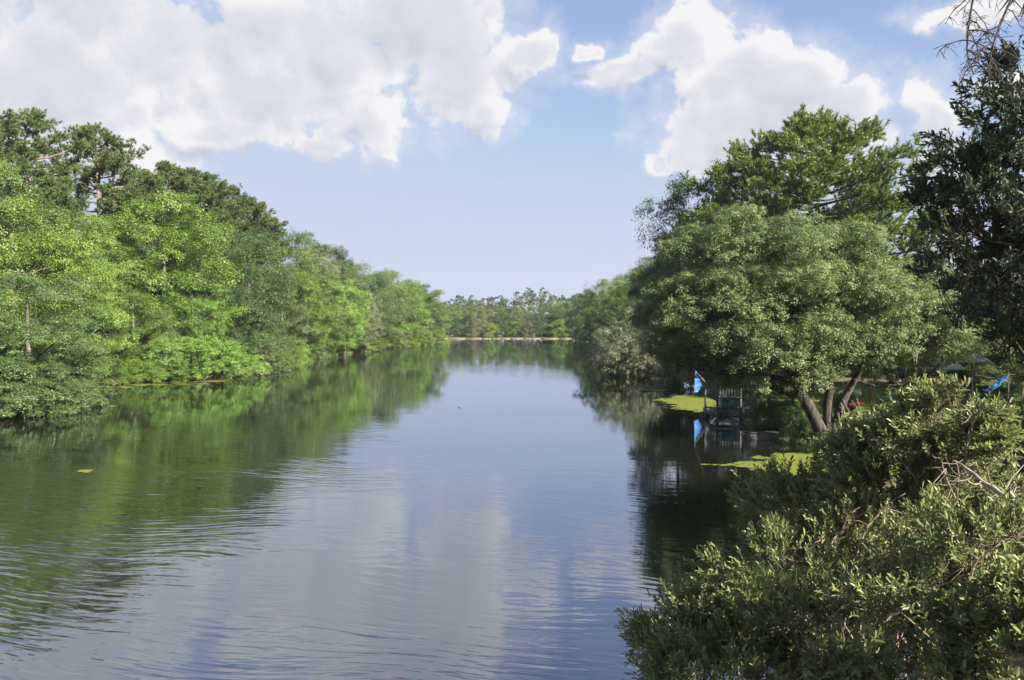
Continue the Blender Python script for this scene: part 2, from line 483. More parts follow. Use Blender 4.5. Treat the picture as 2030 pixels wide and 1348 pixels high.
def water_material():
    m, a, out = mat_new('river_water')
    geo = a.n('ShaderNodeNewGeometry')
    pos = geo.outputs['Position']
    rot = a.n('ShaderNodeVectorRotate', rotation_type='Z_AXIS')
    a.put(rot.inputs['Vector'], pos); rot.inputs['Angle'].default_value = math.radians(11)
    big = a.v('SCALE', a.v('SUBTRACT', a.noise(pos, 0.10, 2, 0.5, out=1), (0.5, 0.5, 0.5)), scale=5.0)
    q = a.v('ADD', rot.outputs[0], big)
    h1 = a.noise(a.v('MULTIPLY', q, (0.50, 2.5, 1)), 1.0, 2.0, 0.45)              # long lazy ripples
    h2 = a.noise(a.v('MULTIPLY', q, (0.95, 4.8, 1)), 1.0, 2.0, 0.5)               # shorter crests
    h3 = a.noise(a.v('MULTIPLY', q, (4.0, 9.0, 1)), 1.0, 2.0, 0.5)                # cat's paws
    wv = a.n('ShaderNodeTexWave', wave_type='BANDS', bands_direction='Y', wave_profile='SIN')
    a.put(wv.inputs['Vector'], q)
    wv.inputs['Scale'].default_value = 1.05
    wv.inputs['Distortion'].default_value = 3.2
    wv.inputs['Detail'].default_value = 2.0
    wv.inputs['Detail Scale'].default_value = 0.9
    sep = a.n('ShaderNodeSeparateXYZ'); a.put(sep.inputs[0], pos)
    patch = a.sstep(a.noise(a.v('MULTIPLY', pos, (0.075, 0.13, 0)), 1.0, 3, 0.55), 0.38, 0.62)
    calm = a.sstep(sep.outputs[1], 20, 48, 1.0, 0.12)
    lee = a.sstep(sep.outputs[0], -13.0, 2.0, 1.45, 0.52)
    amp = a.m('MULTIPLY', a.m('MULTIPLY', calm, lee), a.m('ADD', 0.30, a.m('MULTIPLY', patch, 0.80)))
    breeze = a.m('MULTIPLY', a.sstep(a.noise(a.v('MULTIPLY', pos, (0.035, 0.02, 0)), 1.0, 2, 0.5), 0.50, 0.62), a.sstep(sep.outputs[1], 60, 110, 0.05, 1.0))
    h = a.m('ADD', a.m('MULTIPLY', h1, 0.019), a.m('ADD', a.m('MULTIPLY', h2, 0.0145), a.m('MULTIPLY', wv.outputs['Fac'], 0.0016)))
    h = a.m('MULTIPLY', h, amp)
    h = a.m('ADD', h, a.m('MULTIPLY', h3, a.m('ADD', 0.0006, a.m('MULTIPLY', breeze, 0.006))))
    bp = a.n('ShaderNodeBump')
    bp.inputs['Strength'].default_value = 1.0
    bp.inputs['Distance'].default_value = 1.0
    a.put(bp.inputs['Height'], h)
    df = a.n('ShaderNodeBsdfDiffuse'); df.inputs['Color'].default_value = (0.007, 0.0075, 0.005, 1)
    gl = a.n('ShaderNodeBsdfGlossy'); gl.inputs['Color'].default_value = (0.86, 0.91, 1.0, 1); gl.inputs['Roughness'].default_value = 0.02
    a.put(df.inputs['Normal'], bp.outputs[0]); a.put(gl.inputs['Normal'], bp.outputs[0])
    fr = a.n('ShaderNodeFresnel'); fr.inputs['IOR'].default_value = 1.5
    a.put(fr.inputs['Normal'], bp.outputs[0])
    mx = a.n('ShaderNodeMixShader')
    a.put(mx.inputs[0], a.m('POWER', fr.outputs[0], 0.48, clamp=True)); a.put(mx.inputs[1], df.outputs[0]); a.put(mx.inputs[2], gl.outputs[0])
    a.put(out.inputs[0], mx.outputs[0])
    return m


wx = np.linspace(-70, 60, 27); wy = np.linspace(-80, 234, 64)
WX, WY = np.meshgrid(wx, wy)
iw = (np.arange(63)[:, None] * 27 + np.arange(26)[None, :]).ravel()
river = link('river_water', make_mesh('river_water', np.stack([WX, WY, WX * 0], -1).reshape(-1, 3), np.stack([iw, iw + 1, iw + 28, iw + 27], -1), water_material()))
set_props(river, kind='structure')


# ------------------------------------------------------------------ foliage builders
def leaf_cards(P, U, N, L, Wd, fold=None):
    """rhombic leaves (one quad each) or folded six-point leaves (two quads each)"""
    U = unit(U); S = unit(np.cross(N, U)); N = np.cross(U, S)
    L = np.asarray(L)[:, None]; Wd = np.asarray(Wd)[:, None]
    n = len(P)
    if fold == 'tri':
        V = np.stack([P - S * Wd * 0.5, P + S * Wd * 0.5, P + U * L], 1)
        return V.reshape(-1, 3), np.arange(n * 3).reshape(n, 3), 3
    if fold is None:
        V = np.stack([P, P + U * L * 0.5 + S * Wd * 0.5, P + U * L, P + U * L * 0.5 - S * Wd * 0.5], 1)
        return V.reshape(-1, 3), np.arange(n * 4).reshape(n, 4), 4
    up = N * (Wd * fold)
    bend = -N * L * 0.06
    V = np.stack([P, P + U * L * .32 + S * Wd * .45 + up, P + U * L * .70 + S * Wd * .42 + up + bend * .5, P + U * L + bend * 2,
                  P + U * L * .70 - S * Wd * .42 + up + bend * .5, P + U * L * .32 - S * Wd * .45 + up], 1)
    b = np.arange(n)[:, None] * 6
    Fq = np.concatenate([b + np.array([[0, 1, 2, 3]]), b + np.array([[0, 3, 4, 5]])], 0)
    return V.reshape(-1, 3), Fq, 6


def clump_leaves(rng, C, R, sub, per, lsize, squash=0.75, aspect=0.6, updir=0.5, subr=0.36):
    """leaves on twigs on clumps: C centres (n,3), R radii (n,) -> leaf position, direction, normal, length, tint"""
    n = len(C)
    d = unit(rng.normal(0, 1, (n, sub, 3)))
    d[..., 2] = np.where(d[..., 2] < -0.35, -d[..., 2], d[..., 2])
    rr = R[:, None] * (0.45 + 0.6 * rng.random((n, sub)) ** 0.6)
    sc = C[:, None, :] + d * rr[..., None] * np.array([1, 1, squash])
    sr = R[:, None] * subr * rng.uniform(0.7, 1.35, (n, sub))
    d2 = unit(rng.normal(0, 1, (n, sub, per, 3)))
    r2 = sr[..., None] * rng.random((n, sub, per)) ** 0.45
    P = sc[:, :, None, :] + d2 * r2[..., None] * np.array([1, 1, 0.7])
    out = unit(d[:, :, None, :] * 0.8 + d2 * 0.7)
    Nn = unit(out * 0.75 + np.array([0, 0, updir]) + rng.normal(0, 0.30, P.shape))
    U = unit(np.cross(Nn, rng.normal(0, 1, P.shape)) + np.array([0, 0, -0.25]))
    tint = np.clip(0.5 + rng.normal(0, 0.27, (n, 1, 1)) + rng.normal(0, 0.20, (n, sub, 1)) + rng.normal(0, 0.13, (n, sub, per)), 0, 1)
    L = lsize * rng.uniform(0.7, 1.35, (n, sub, per))
    f = lambda x: x.reshape(-1, 3)
    return f(P), f(U), f(Nn), L.ravel(), tint.ravel(), aspect


def leaves_to_mesh(name, data, mat, fold=None):
    P, U, Nn, L, tint, asp = data
    V, Fq, k = leaf_cards(P, U, Nn, L, L * asp, fold)
    return make_mesh(name, V, Fq, mat, np.repeat(tint, k))


def kmeans(C, k, rng, it=6):
    k = min(k, len(C))
    M = C[rng.choice(len(C), k, replace=False)].copy()
    for _ in range(it):
        lab = np.argmin(((C[:, None] - M[None]) ** 2).sum(-1), 1)
        for j in range(k):
            if (lab == j).any(): M[j] = C[lab == j].mean(0)
    return lab, M


def skeleton(rng, C, trunk, r0, limbs=7, sides=7, thin=1.0):
    """trunk polyline + limbs to groups of clumps + branches to each clump"""
    g = Geo()
    trunk = np.asarray(trunk, float)
    nt = len(trunk)
    rad = r0 * np.linspace(1, 0.30, nt) ; rad[0] = r0 * 1.35
    g.tube(trunk, rad, sides)
    lab, M = kmeans(C, limbs, rng)
    for j in range(len(M)):
        dz = np.linalg.norm(M[j][:2] - trunk[-1][:2])
        zt = M[j][2] - 0.55 * dz - 0.3
        idx = int(np.clip(np.argmin(np.abs(trunk[:, 2] - zt)), 1, nt - 1))
        a = trunk[idx]
        pl = curve(a, M[j], rng, 0.12, 6, 0.05)
        rl = min(rad[idx] * 0.62, r0 * 0.45)
        g.tube(pl, rl * np.linspace(1, 0.4, 6), 5)
        for c in C[lab == j]:
            s = pl[rng.integers(2, 6)]
            g.tube(curve(s, c, rng, 0.12, 4), rl * 0.34 * thin * np.linspace(1, 0.3, 4), 4)
    return g


def boughs(p, ph, wl):
    """smooth 3-D pattern: positive inside boughs, negative in the hollows between them"""
    q = p * (2 * math.pi / wl)
    return (np.sin(q[0] + ph[0] + np.sin(q[2] * 0.7 + ph[1])) + np.sin(q[1] * 1.1 + ph[2] + np.sin(q[0] * 0.6)) + 1.2 * np.sin(q[2] * 1.25 + ph[3] + np.sin(q[1] * 0.5 + ph[4]))) / 3.2


def envelope_clumps(rng, n, r, zb, h, cr, lobes=5, shell=0.5, top=0.0, zmin=0.6):
    """clump centres in an uneven crown envelope, mostly near its outside"""
    ph = rng.uniform(0, 6.28, lobes); out = []
    cz, hz = (zb + h) / 2, (h - zb) / 2
    tries = 0
    while len(out) < n and tries < n * 60:
        tries += 1
        d = unit(rng.normal(0, 1, 3))
        a = math.atan2(d[1], d[0])
        lob = 1 + 0.18 * math.sin(2 * a + ph[0]) + 0.12 * math.sin(3 * a + ph[1] + 2 * d[2]) + 0.10 * math.sin(5 * d[2] + ph[2])
        rho = (shell + (1 - shell) * rng.random() ** 0.6) * lob
        taper = 1.0 - top * max(0, d[2])
        p = np.array([d[0] * r * rho * taper, d[1] * r * rho * taper, cz + d[2] * hz * min(rho, 1.06)])
        if p[2] < zmin or boughs(p, ph, 0.78 * r) < -0.16: continue
        if all(np.sum((p - o) ** 2) > (0.62 * cr) ** 2 for o in out):
            out.append(p)
    return np.array(out)


def trunk_line(rng, h, wig=0.03, n=9, lean=(0, 0), zmin=-0.5):
    t = np.linspace(0, 1, n)
    w = np.cumsum(rng.normal(0, wig * h / n * 1.6, (n, 2)), 0)
    return np.stack([w[:, 0] * t + lean[0] * t, w[:, 1] * t + lean[1] * t, zmin + t * (h - zmin)], -1)


def broadleaf(seed, h, r, zb, nc, cr, sub, per, lsize, limbs=7, top=0.0, aspect=0.6, squash=0.75, shell=0.5, zmin=0.6):
    rng = np.random.default_rng(seed)
    C = envelope_clumps(rng, nc, r, zb, h - cr * 0.5, cr, shell=shell, top=top, zmin=zmin)
    R = cr * rng.uniform(0.7, 1.3, len(C))
    tk = trunk_line(rng, h * 0.80)
    g = skeleton(rng, C, tk, h * 0.017 + 0.03, limbs)
    cm = leaves_to_mesh('crown', clump_leaves(rng, C, R, sub, per, lsize, squash, aspect), LEAF['mid'], 'tri')
    return g.mesh('trunk', BARK, True), cm, h


def needles_mesh(rng, B, A, nn, nl, nw, spread, axlen, mat):
    """B tuft bases, A tuft axes; nn needles each as slender triangles radiating forward along axlen"""
    n = len(B)
    t = rng.random((n, nn, 1)) * axlen[:, None, None]
    rd = unit(rng.normal(0, 1, (n, nn, 3)))
    D = unit(A[:, None, :] * (1.0 - spread) + rd * spread + np.array([0, 0, 0.05]))
    P = B[:, None, :] + A[:, None, :] * t
    L = nl * rng.uniform(0.75, 1.15, (n, nn, 1))
    S = unit(np.cross(D, rng.normal(0, 1, D.shape))) * nw * 0.5
    V = np.stack([P - S, P + S, P + D * L], 2).reshape(-1, 3)
    tint = np.clip(0.5 + rng.normal(0, 0.22, (n, 1)) + rng.normal(0, 0.14, (n, nn)), 0, 1)
    return make_mesh('crown', V, np.arange(len(V)).reshape(-1, 3), mat, np.repeat(tint.ravel(), 3))


def pine(seed, h, r, zb, nb, tufts, nn, nl, nw, axl, spread=0.55, profile=None, rise=0.35, mat='pine', bark=None):
    rng = np.random.default_rng(seed)
    tk = trunk_line(rng, h * 0.985, 0.02, 14)
    g = Geo()
    r0 = h * 0.0125 + 0.03
    g.tube(tk, r0 * np.linspace(1.15, 0.12, 14), 8)
    B, A = [], []
    for k in range(nb):
        u = (k + rng.random()) / nb
        z = zb + (h * 0.97 - zb) * u
        prof = profile(u) if profile else (1 - u ** 3.4) * (0.55 + 0.45 * min(1, u * 4)) + 0.08
        L = r * max(0.12, prof) * rng.uniform(0.6, 1.12)
        az = k * 2.399 + rng.normal(0, 0.45)
        i = np.interp(z, tk[:, 2], np.arange(14)); a = tk[int(i)] + (tk[min(13, int(i) + 1)] - tk[int(i)]) * (i % 1)
        d = np.array([math.cos(az), math.sin(az), 0])
        n = 6; t = np.linspace(0, 1, n)[:, None]
        pl = a + d * L * t + np.array([0, 0, 1]) * L * (rise * t ** 1.6 + (u - 0.45) * 0.5 * t) + rng.normal(0, 0.03 * L, (n, 3)) * t
        g.tube(pl, r0 * 0.30 * (0.4 + L / r) * np.linspace(1, 0.25, n), 5)
        for q in range(int(3 + L * 1.4)):
            s = 0.25 + 0.75 * rng.random() ** 0.6
            j = min(n - 2, int(s * (n - 1))); p = pl[j] + (pl[j + 1] - pl[j]) * (s * (n - 1) - j)
            side = unit(d * rng.uniform(0.2, 1) + np.cross(d, [0, 0, 1]) * rng.normal(0, 0.9) + np.array([0, 0, rng.uniform(-0.05, 0.6)]))
            e = p + side * rng.uniform(0.35, 1.0) * (0.5 + 0.12 * L)
            g.tube(curve(p, e, rng, 0.1, 3), r0 * 0.07 * np.linspace(1, 0.5, 3), 3)
            for _ in range(tufts):
                B.append(p + (e - p) * rng.uniform(0.35, 1.05) + rng.normal(0, 0.22, 3))
                A.append(unit(side * 0.6 + np.array([0, 0, rng.uniform(0.3, 1.1)]) + rng.normal(0, 0.35, 3)))
    B, A = np.array(B), np.array(A)
    cm = needles_mesh(rng, B, A, nn, nl, nw, spread, axl * rng.uniform(0.6, 1.3, len(B)), LEAF[mat])
    return g.mesh('trunk', bark or BARK_PINE, True), cm, h


PROTO = {
    'b1': broadleaf(11, 14, 5.2, 1.2, 82, 1.40, 26, 38, 0.135, top=0.15),
    'b2': broadleaf(12, 14, 5.0, 0.8, 74, 1.50, 26, 42, 0.135, top=0.05),
    'b3': broadleaf(13, 14, 4.6, 2.0, 62, 1.35, 26, 40, 0.13, top=0.35),
    'b4': broadleaf(14, 14, 5.6, 1.0, 98, 1.25, 24, 34, 0.125, top=0.1),
    'tall': broadleaf(15, 18, 4.2, 3.0, 72, 1.35, 25, 36, 0.135, top=0.3),
    's1': broadleaf(21, 4.5, 2.9, -2.2, 58, 0.72, 20, 30, 0.095, 6, top=0.1, zmin=0.12),
    's2': broadleaf(22, 4.0, 2.6, -2.2, 52, 0.75, 20, 30, 0.095, 6, top=0.2, zmin=0.12),
    's3': broadleaf(23, 5.0, 2.4, -2.2, 52, 0.70, 20, 30, 0.095, 5, top=0.3, zmin=0.12),
    'p1': pine(31, 26, 5.0, 15.5, 46, 8, 26, 0.32, 0.064, 0.30, 0.6),
    'p2': pine(32, 26, 5.6, 10.0, 74, 9, 26, 0.32, 0.064, 0.30, 0.6),
    'p3': pine(33, 26, 5.2, 8.0, 80, 8, 26, 0.32, 0.064, 0.30, 0.6),
}


def plant(name, proto, x, y, h, width, mat, label, cat, group=None, rz=None, bark=None, sink=0.0):
    tm, cm, ph = PROTO[proto] if isinstance(proto, str) else proto
    rng = np.random.default_rng(int(abs(x * 131 + y * 17)) + 5)
    s = h / ph
    t = thing(name, (x, y, max(gz(x, y), -0.15) - 0.05 - sink), label, cat, group, rng.uniform(0, 6.28) if rz is None else rz, (s * width, s * width, s))
    for nm, me in (('trunk', tm), ('crown', cm)):
        o = link(nm, me, t)
        if nm == 'crown' and mat:
            o.material_slots[0].link = 'OBJECT'; o.material_slots[0].material = LEAF[mat]
        if nm == 'trunk' and bark:
            o.material_slots[0].link = 'OBJECT'; o.material_slots[0].material = bark
    return t


def stand(name, proto, px, D, top, width, mat, label, cat='tree', group=None, **kw):
    x = (px - CX) / F_PX * D
    z = max(gz(x, D), 0.0)
    return plant(name, proto, x, D, CAM_Z + (HY - top) / F_PX * D - z, width, mat, label, cat, group, **kw)


# ------------------------------------------------------------------ left bank
G_L = 'broadleaf trees along the left bank'
G_P = 'pines rising above the left bank wood'
left_trees = [
    ('broadleaf_tree', 'b4', 55, 51, 535, 1.35, 'grey', 'nearest grey-green tree on the left bank, overhanging the water at the photo edge'),
    ('broadleaf_tree', 'b2', 20, 61, 385, 0.95, 'lime', 'tall lime green tree at the far left edge, below the two tallest pines'),
    ('broadleaf_tree', 'b1', 165, 66, 505, 0.95, 'lime', 'lime green tree just right of the overhanging grey-green tree on the left bank'),
    ('broadleaf_tree', 'tall', 195, 79, 408, 0.95, 'lime', 'yellow-green tree standing below the pine with the bare visible trunk'),
    ('broadleaf_tree', 'b1', 325, 84, 395, 1.05, 'bright', 'large vivid green tree in the middle of the left bank, wider than its neighbours'),
    ('broadleaf_tree', 'b3', 265, 75, 560, 1.10, 'mid', 'mid green tree behind the small inlet of the left bank'),
    ('broadleaf_tree', 'b2', 385, 82, 545, 0.95, 'bright', 'vivid green tree above the lime shrubs on the left waterline'),
    ('broadleaf_tree', 'b4', 495, 92, 452, 1.00, 'dark', 'big dark green oak on the left bank, darkest crown of the row'),
    ('broadleaf_tree', 'b4', 470, 88, 560, 0.9, 'dark', 'lower dark green tree in front of the big dark oak'),
    ('broadleaf_tree', 'b3', 560, 104, 560, 1.0, 'grey', 'grey-green tree right of the big dark oak on the left bank'),
    ('broadleaf_tree', 'b1', 600, 111, 535, 0.95, 'bright', 'bright green tree below the pale flowering crown on the left bank'),
    ('broadleaf_tree', 'b2', 640, 119, 585, 0.9, 'mid', 'small olive tree between two bright green crowns on the left bank'),
    ('broadleaf_tree', 'b3', 683, 125, 547, 1.05, 'lime', 'yellow-green tree with open clumps midway along the left bank'),
    ('broadleaf_tree', 'b4', 715, 134, 575, 0.95, 'olive', 'olive tree right of the open yellow-green tree on the left bank'),
    ('broadleaf_tree', 'b2', 752, 147, 542, 1.0, 'grey', 'grey-green round tree towards the far end of the left bank'),
    ('broadleaf_tree', 'b1', 805, 165, 556, 1.0, 'bright', 'bright green tree second from the far end of the left bank'),
    ('broadleaf_tree', 'b3', 846, 181, 560, 1.15, 'mid', 'last tree of the left bank, its foliage reaching the open water'),
]
for nm, pr, px, D, top, wd, mt, lab in left_trees:
    stand(nm, pr, px, D, top, wd, mt, lab, 'tree', G_L)
left_pines = [
    ('p1', 48, 80, 222, 1.1, 'tallest pine at the far left edge with a flat open top'),
    ('p1', 203, 92, 254, 1.05, 'tall pine with a bare pale trunk showing below its rounded top'),
    ('p3', 15, 74, 300, 1.1, 'dense low pine in front of the tallest pine at the far left'),
    ('p3', 105, 77, 350, 1.0, 'bushy pine between the two tallest pines of the left bank'),
    ('p2', 275, 97, 335, 1.0, 'pine just right of the bare-trunked pine'),
    ('p3', 338, 101, 322, 1.15, 'pine above the large vivid green tree, second right of the bare-trunked pine'),
    ('p2', 395, 107, 338, 1.2, 'broad pine at the middle of the left skyline'),
    ('p3', 448, 113, 362, 1.15, 'pine on the falling left skyline above the big dark oak'),
    ('p2', 492, 119, 392, 1.2, 'second to last pine before the left skyline drops'),
    ('p3', 522, 124, 425, 1.1, 'lowest pine where the left skyline drops to the oaks'),
]
for pr, px, D, top, wd, lab in left_pines:
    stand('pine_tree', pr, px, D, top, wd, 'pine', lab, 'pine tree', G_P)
for nm, pr, px, D, top, wd, mt, lab in [
    ('broadleaf_tree', 'b4', 588, 131, 450, 0.85, 'dark', 'dark round oak top standing alone right of the last left pine'),
    ('flowering_tree', 'b1', 622, 129, 488, 0.75, 'pale', 'tree with creamy white flowering crown on the left bank slope'),
    ('broadleaf_tree', 'tall', 668, 144, 480, 0.95, 'dark', 'narrow dark tree top right of the flowering tree on the left skyline'),
    ('broadleaf_tree', 'b4', 712, 152, 515, 1.0, 'grey', 'grey-green crown on the left skyline, right of the narrow dark top'),
    ('broadleaf_tree', 'b2', 768, 163, 533, 1.0, 'mid', 'mid green crown on the low far end of the left skyline'),
    ('broadleaf_tree', 'tall', 832, 192, 556, 1.0, 'dark', 'dark feathery tree behind the last tree of the left bank'),
]:
    stand(nm, pr, px, D, top, wd, mt, lab, 'tree', 'trees on the left skyline')
deep_labels = ['between the two tallest left pines', 'right of the bare-trunked pine', 'left of the big dark oak', 'right of the lowest left pine', 'below the lone dark oak top',
               'right of the flowering tree', 'left of the far grey-green round tree', 'behind the second to last bright tree', 'cut by the left photo edge', 'behind the large vivid green tree', 'behind the nearest overhanging tree']
for pr, px, D, top, wd, mt in [('b2', 110, 84, 440, 1, 'mid'), ('b1', 260, 96, 415, 1, 'mid'), ('b4', 420, 102, 430, 1.05, 'mid'), ('b2', 540, 116, 478, 1.1, 'mid'),
                               ('b4', 600, 124, 520, 1.0, 'mid'), ('b1', 650, 136, 520, 1.0, 'grey'), ('b2', 735, 156, 540, 1.0, 'mid'), ('b4', 800, 178, 558, 1.0, 'mid'),
                               ('b1', -60, 66, 330, 1.0, 'mid'), ('b2', 350, 92, 470, 1.0, 'dark'), ('b4', 60, 70, 470, 1.0, 'dark')]:
    stand('broadleaf_tree', pr, px, D, top, wd, mt, 'half-hidden green tree in the left wood, ' + deep_labels.pop(0), 'tree', 'trees deep in the left bank wood')
# shrubs at the left waterline
for px, D, top, wd, mt, pr, lab in [
    (318, 73.5, 668, 1.0, 'lime', 's1', 'lime green shrub on the left waterline beside the duckweed inlet'),
    (372, 76, 650, 1.0, 'lime', 's3', 'taller lime shrub between two lime shrubs on the left waterline'),
    (440, 76, 656, 1.1, 'lime', 's2', 'lime green shrub with hanging stems, right end of the lime clump'),
    (515, 85, 655, 1.1, 'grey', 's1', 'grey-green shrub on the left waterline below the big dark oak'),
    (566, 90, 690, 0.9, 'bright', 's2', 'small vivid green shrub on the left waterline right of the grey-green shrub'),
    (225, 74, 665, 1.1, 'mid', 's3', 'mid green shrub at the back of the duckweed inlet'),
    (120, 52, 690, 1.1, 'grey', 's1', 'grey-green shrub under the nearest overhanging tree of the left bank'),
    (15, 47.5, 680, 1.2, 'grey', 's2', 'grey-green shrub dipping into the water at the left photo edge'),
    (62, 47.2, 712, 1.2, 'grey', 's1', 'grey-green shrub dipping into the water, second from the left photo edge'),
    (108, 48.2, 738, 1.1, 'grey', 's2', 'low grey-green shrub dipping into the water below the nearest left tree'),
    (165, 51.5, 735, 1.0, 'grey', 's3', 'low grey-green shrub at the right foot of the nearest left tree'),
]:
    stand('shrub', pr, px, D, top, wd, mt, lab, 'shrub', 'shrubs on the left waterline')
for i, (x, y, h, mt) in enumerate([(-34.6, 57, 4.2, 'mid'), (-36.6, 61, 3.8, 'dark'), (-38.2, 65, 3.6, 'grey'), (-37.4, 68.6, 3.2, 'mid'), (-35.0, 71.5, 2.8, 'bright'), (-32.4, 73.6, 2.6, 'mid')]):
    plant('shrub', ['s1', 's2', 's3'][i % 3], x, y, h, 1.15, mt, ['nearest', 'second', 'third', 'fourth', 'fifth', 'last'][i] + ' of the six shrubs lining the back of the left inlet', 'shrub', 'shrubs lining the left inlet')
rngS = np.random.default_rng(77)
ORD = ['nearest', 'second', 'third', 'fourth', 'fifth', 'sixth', 'seventh', 'eighth', 'ninth', 'tenth', 'eleventh', 'twelfth', 'thirteenth', 'fourteenth', 'fifteenth', 'sixteenth', 'seventeenth', 'eighteenth', 'nineteenth', 'twentieth']
for io, y in enumerate(np.arange(94, 186, 5.2)):
    x = np.interp(y, LS[:, 0], LS[:, 1]) + rngS.uniform(-0.6, 0.6)
    plant('shrub', ['s1', 's2', 's3'][rngS.integers(3)], x, y, rngS.uniform(2.6, 5.0), rngS.uniform(0.9, 1.3), ['grey', 'bright', 'mid', 'dark', 'lime', 'olive'][rngS.integers(6)],
          ORD[io] + ' low shrub, counted away from the camera, along the far left waterline', 'shrub', 'low shrubs along the far left waterline')
for y in np.arange(56, 180, 7.0):
    x = np.interp(y, LS[:, 0], LS[:, 1]) - rngS.uniform(4, 8)
    plant('shrub', ['s1', 's3'][rngS.integers(2)], x, y, rngS.uniform(3.5, 6.0), 1.1, ['mid', 'dark', 'grey'][rngS.integers(3)],
          'undergrowth shrub in the shade under the left bank trees', 'shrub', 'undergrowth under the left bank trees')

# ------------------------------------------------------------------ head of the river: low wall, trees behind it, far wooded ridge
wall = thing('bulkhead_wall', (0, 226.4, 0), 'low cream concrete bulkhead along the far end of the river', 'wall')
rw = np.random.default_rng(5)
x = -40.0
while x < 22.5:
    wl = rw.uniform(2.2, 5.5)
    g = Geo(); g.box((-wl / 2, -0.35, -0.6), (wl / 2, 0.35, 0.22 + rw.uniform(-0.05, 0.08)))
    o = link('wall_panel', g.mesh('wall_panel', STONE), wall, (x + wl / 2, rw.uniform(-0.03, 0.03), 0))
    x += wl + (0.02 if rw.random() < 0.8 else rw.uniform(0.3, 1.2))
far_specs = [(884, 'b4', 612, 'dark'), (903, 'b2', 604, 'mid'), (922, 'b1', 607, 'olive'), (945, 'b4', 603, 'mid'), (968, 'b2', 612, 'olive'), (990, 'b3', 601, 'mid'),
             (1012, 'b4', 604, 'grey'), (1034, 'b1', 610, 'olive'), (1056, 'b2', 606, 'mid'), (1078, 'b4', 602, 'grey'), (1100, 'b1', 598, 'bright'), (1122, 'b2', 596, 'mid'), (1142, 'b4', 590, 'dark'),
             (866, 'b2', 606, 'mid'), (1160, 'b1', 588, 'mid')]
for i, (px, pr, top, mt) in enumerate(far_specs):
    if i == 10:
        lab, gp = 'brightest green tree behind the low wall, towards its right end', None
    else:
        lab, gp = 'tree behind the low wall, ' + ('at' if i in (13, 0, 14) else ORD[i + 1] + ' from') + (' its right end' if i == 14 else ' just inside its left end' if i == 0 else ' its left end'), 'trees behind the low wall'
    stand('broadleaf_tree', pr, px, 236 + (i * 37 % 11), top, 1.0, mt, lab, 'tree', gp)
stand('shrub', 's1', 973, 229.5, 640, 1.2, 'lime', 'pale lime willow shrub just behind the middle of the low wall', 'shrub')
stand('shrub', 's3', 1112, 229.5, 626, 1.2, 'bright', 'bright green shrub behind the right end of the low wall', 'shrub')
for i, px in enumerate((880, 900, 925, 948, 1000, 1022, 1045, 1066, 1088, 1132, 1146)):
    stand('shrub', ['s1', 's2', 's3'][i % 3], px, 230.5 + i % 3, 640 - (i * 7 % 13), 1.1, ['olive', 'dark', 'mid'][i % 3], 'shrub right behind the low wall, ' + ('leftmost' if i == 0 else ORD[i] + ' from the left') + ' of the low row', 'shrub', 'shrubs behind the low wall')

rr = np.random.default_rng(42)
nF = 560
fx = rr.uniform(-330, 330, nF); fy = rr.uniform(380, 560, nF)
fh = rr.uniform(8, 15.5, nF) + 3.0 * np.clip((fx - 5) / 25, 0, 1) * np.clip((60 - fx) / 25, 0, 1)
fh = fh * (0.92 + 0.16 * np.sin(fx * 0.045 + 1.0) + 0.10 * np.sin(fx * 0.13))
fg = ground_z(fx, fy)
C = np.concatenate([np.stack([fx + rr.normal(0, 1.2, nF), fy + rr.normal(0, 1.2, nF), fg + fh * q], -1) for q in (0.95, 0.75, 0.5)])
R = np.concatenate([np.full(nF, 2.2), np.full(nF, 3.0), np.full(nF, 3.0)]) * rr.uniform(0.7, 1.3, 3 * nF)
ridge = link('far_wood', leaves_to_mesh('far_wood', clump_leaves(rr, C, R, 9, 9, 0.95, 0.8, 0.8), LEAF['far'], 'tri'))
set_props(ridge, 'hazy dark wood on the low ridge beyond the river head', 'wood', kind='stuff')

# ------------------------------------------------------------------ right bank, far part
G_R = 'trees along the far right bank'
for nm, pr, px, D, top, wd, mt, lab in [
    ('broadleaf_tree', 'b2', 1150, 208, 596, 1.0, 'dark', 'dark tree where the right bank meets the low wall'),
    ('broadleaf_tree', 'tall', 1163, 192, 566, 0.7, 'dark', 'thin dark tree top poking above the far right bank'),
    ('broadleaf_tree', 'b3', 1183, 178, 575, 1.0, 'mid', 'mid green tree below the bare grey tree on the far right bank'),
    ('broadleaf_tree', 'b1', 1212, 168, 556, 1.0, 'bright', 'light green tree right of the bare grey tree'),
    ('broadleaf_tree', 'b4', 1240, 152, 540, 1.0, 'mid', 'mid green tree on the rising skyline of the right bank'),
    ('broadleaf_tree', 'b2', 1268, 138, 528, 1.0, 'bright', 'bright green tree on the rising skyline left of the big right oak'),
    ('broadleaf_tree', 'b1', 1298, 122, 512, 1.0, 'mid', 'green tree top touching the left side of the big right oak'),
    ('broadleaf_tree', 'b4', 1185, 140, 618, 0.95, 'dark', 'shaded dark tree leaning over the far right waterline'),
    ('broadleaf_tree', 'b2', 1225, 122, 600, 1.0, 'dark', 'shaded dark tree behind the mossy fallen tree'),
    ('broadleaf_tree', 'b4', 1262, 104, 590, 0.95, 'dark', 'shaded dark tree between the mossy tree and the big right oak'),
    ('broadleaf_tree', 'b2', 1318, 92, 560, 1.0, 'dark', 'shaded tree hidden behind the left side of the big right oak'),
]:
    stand(nm, pr, px, D, top, wd, mt, lab, 'tree', G_R)
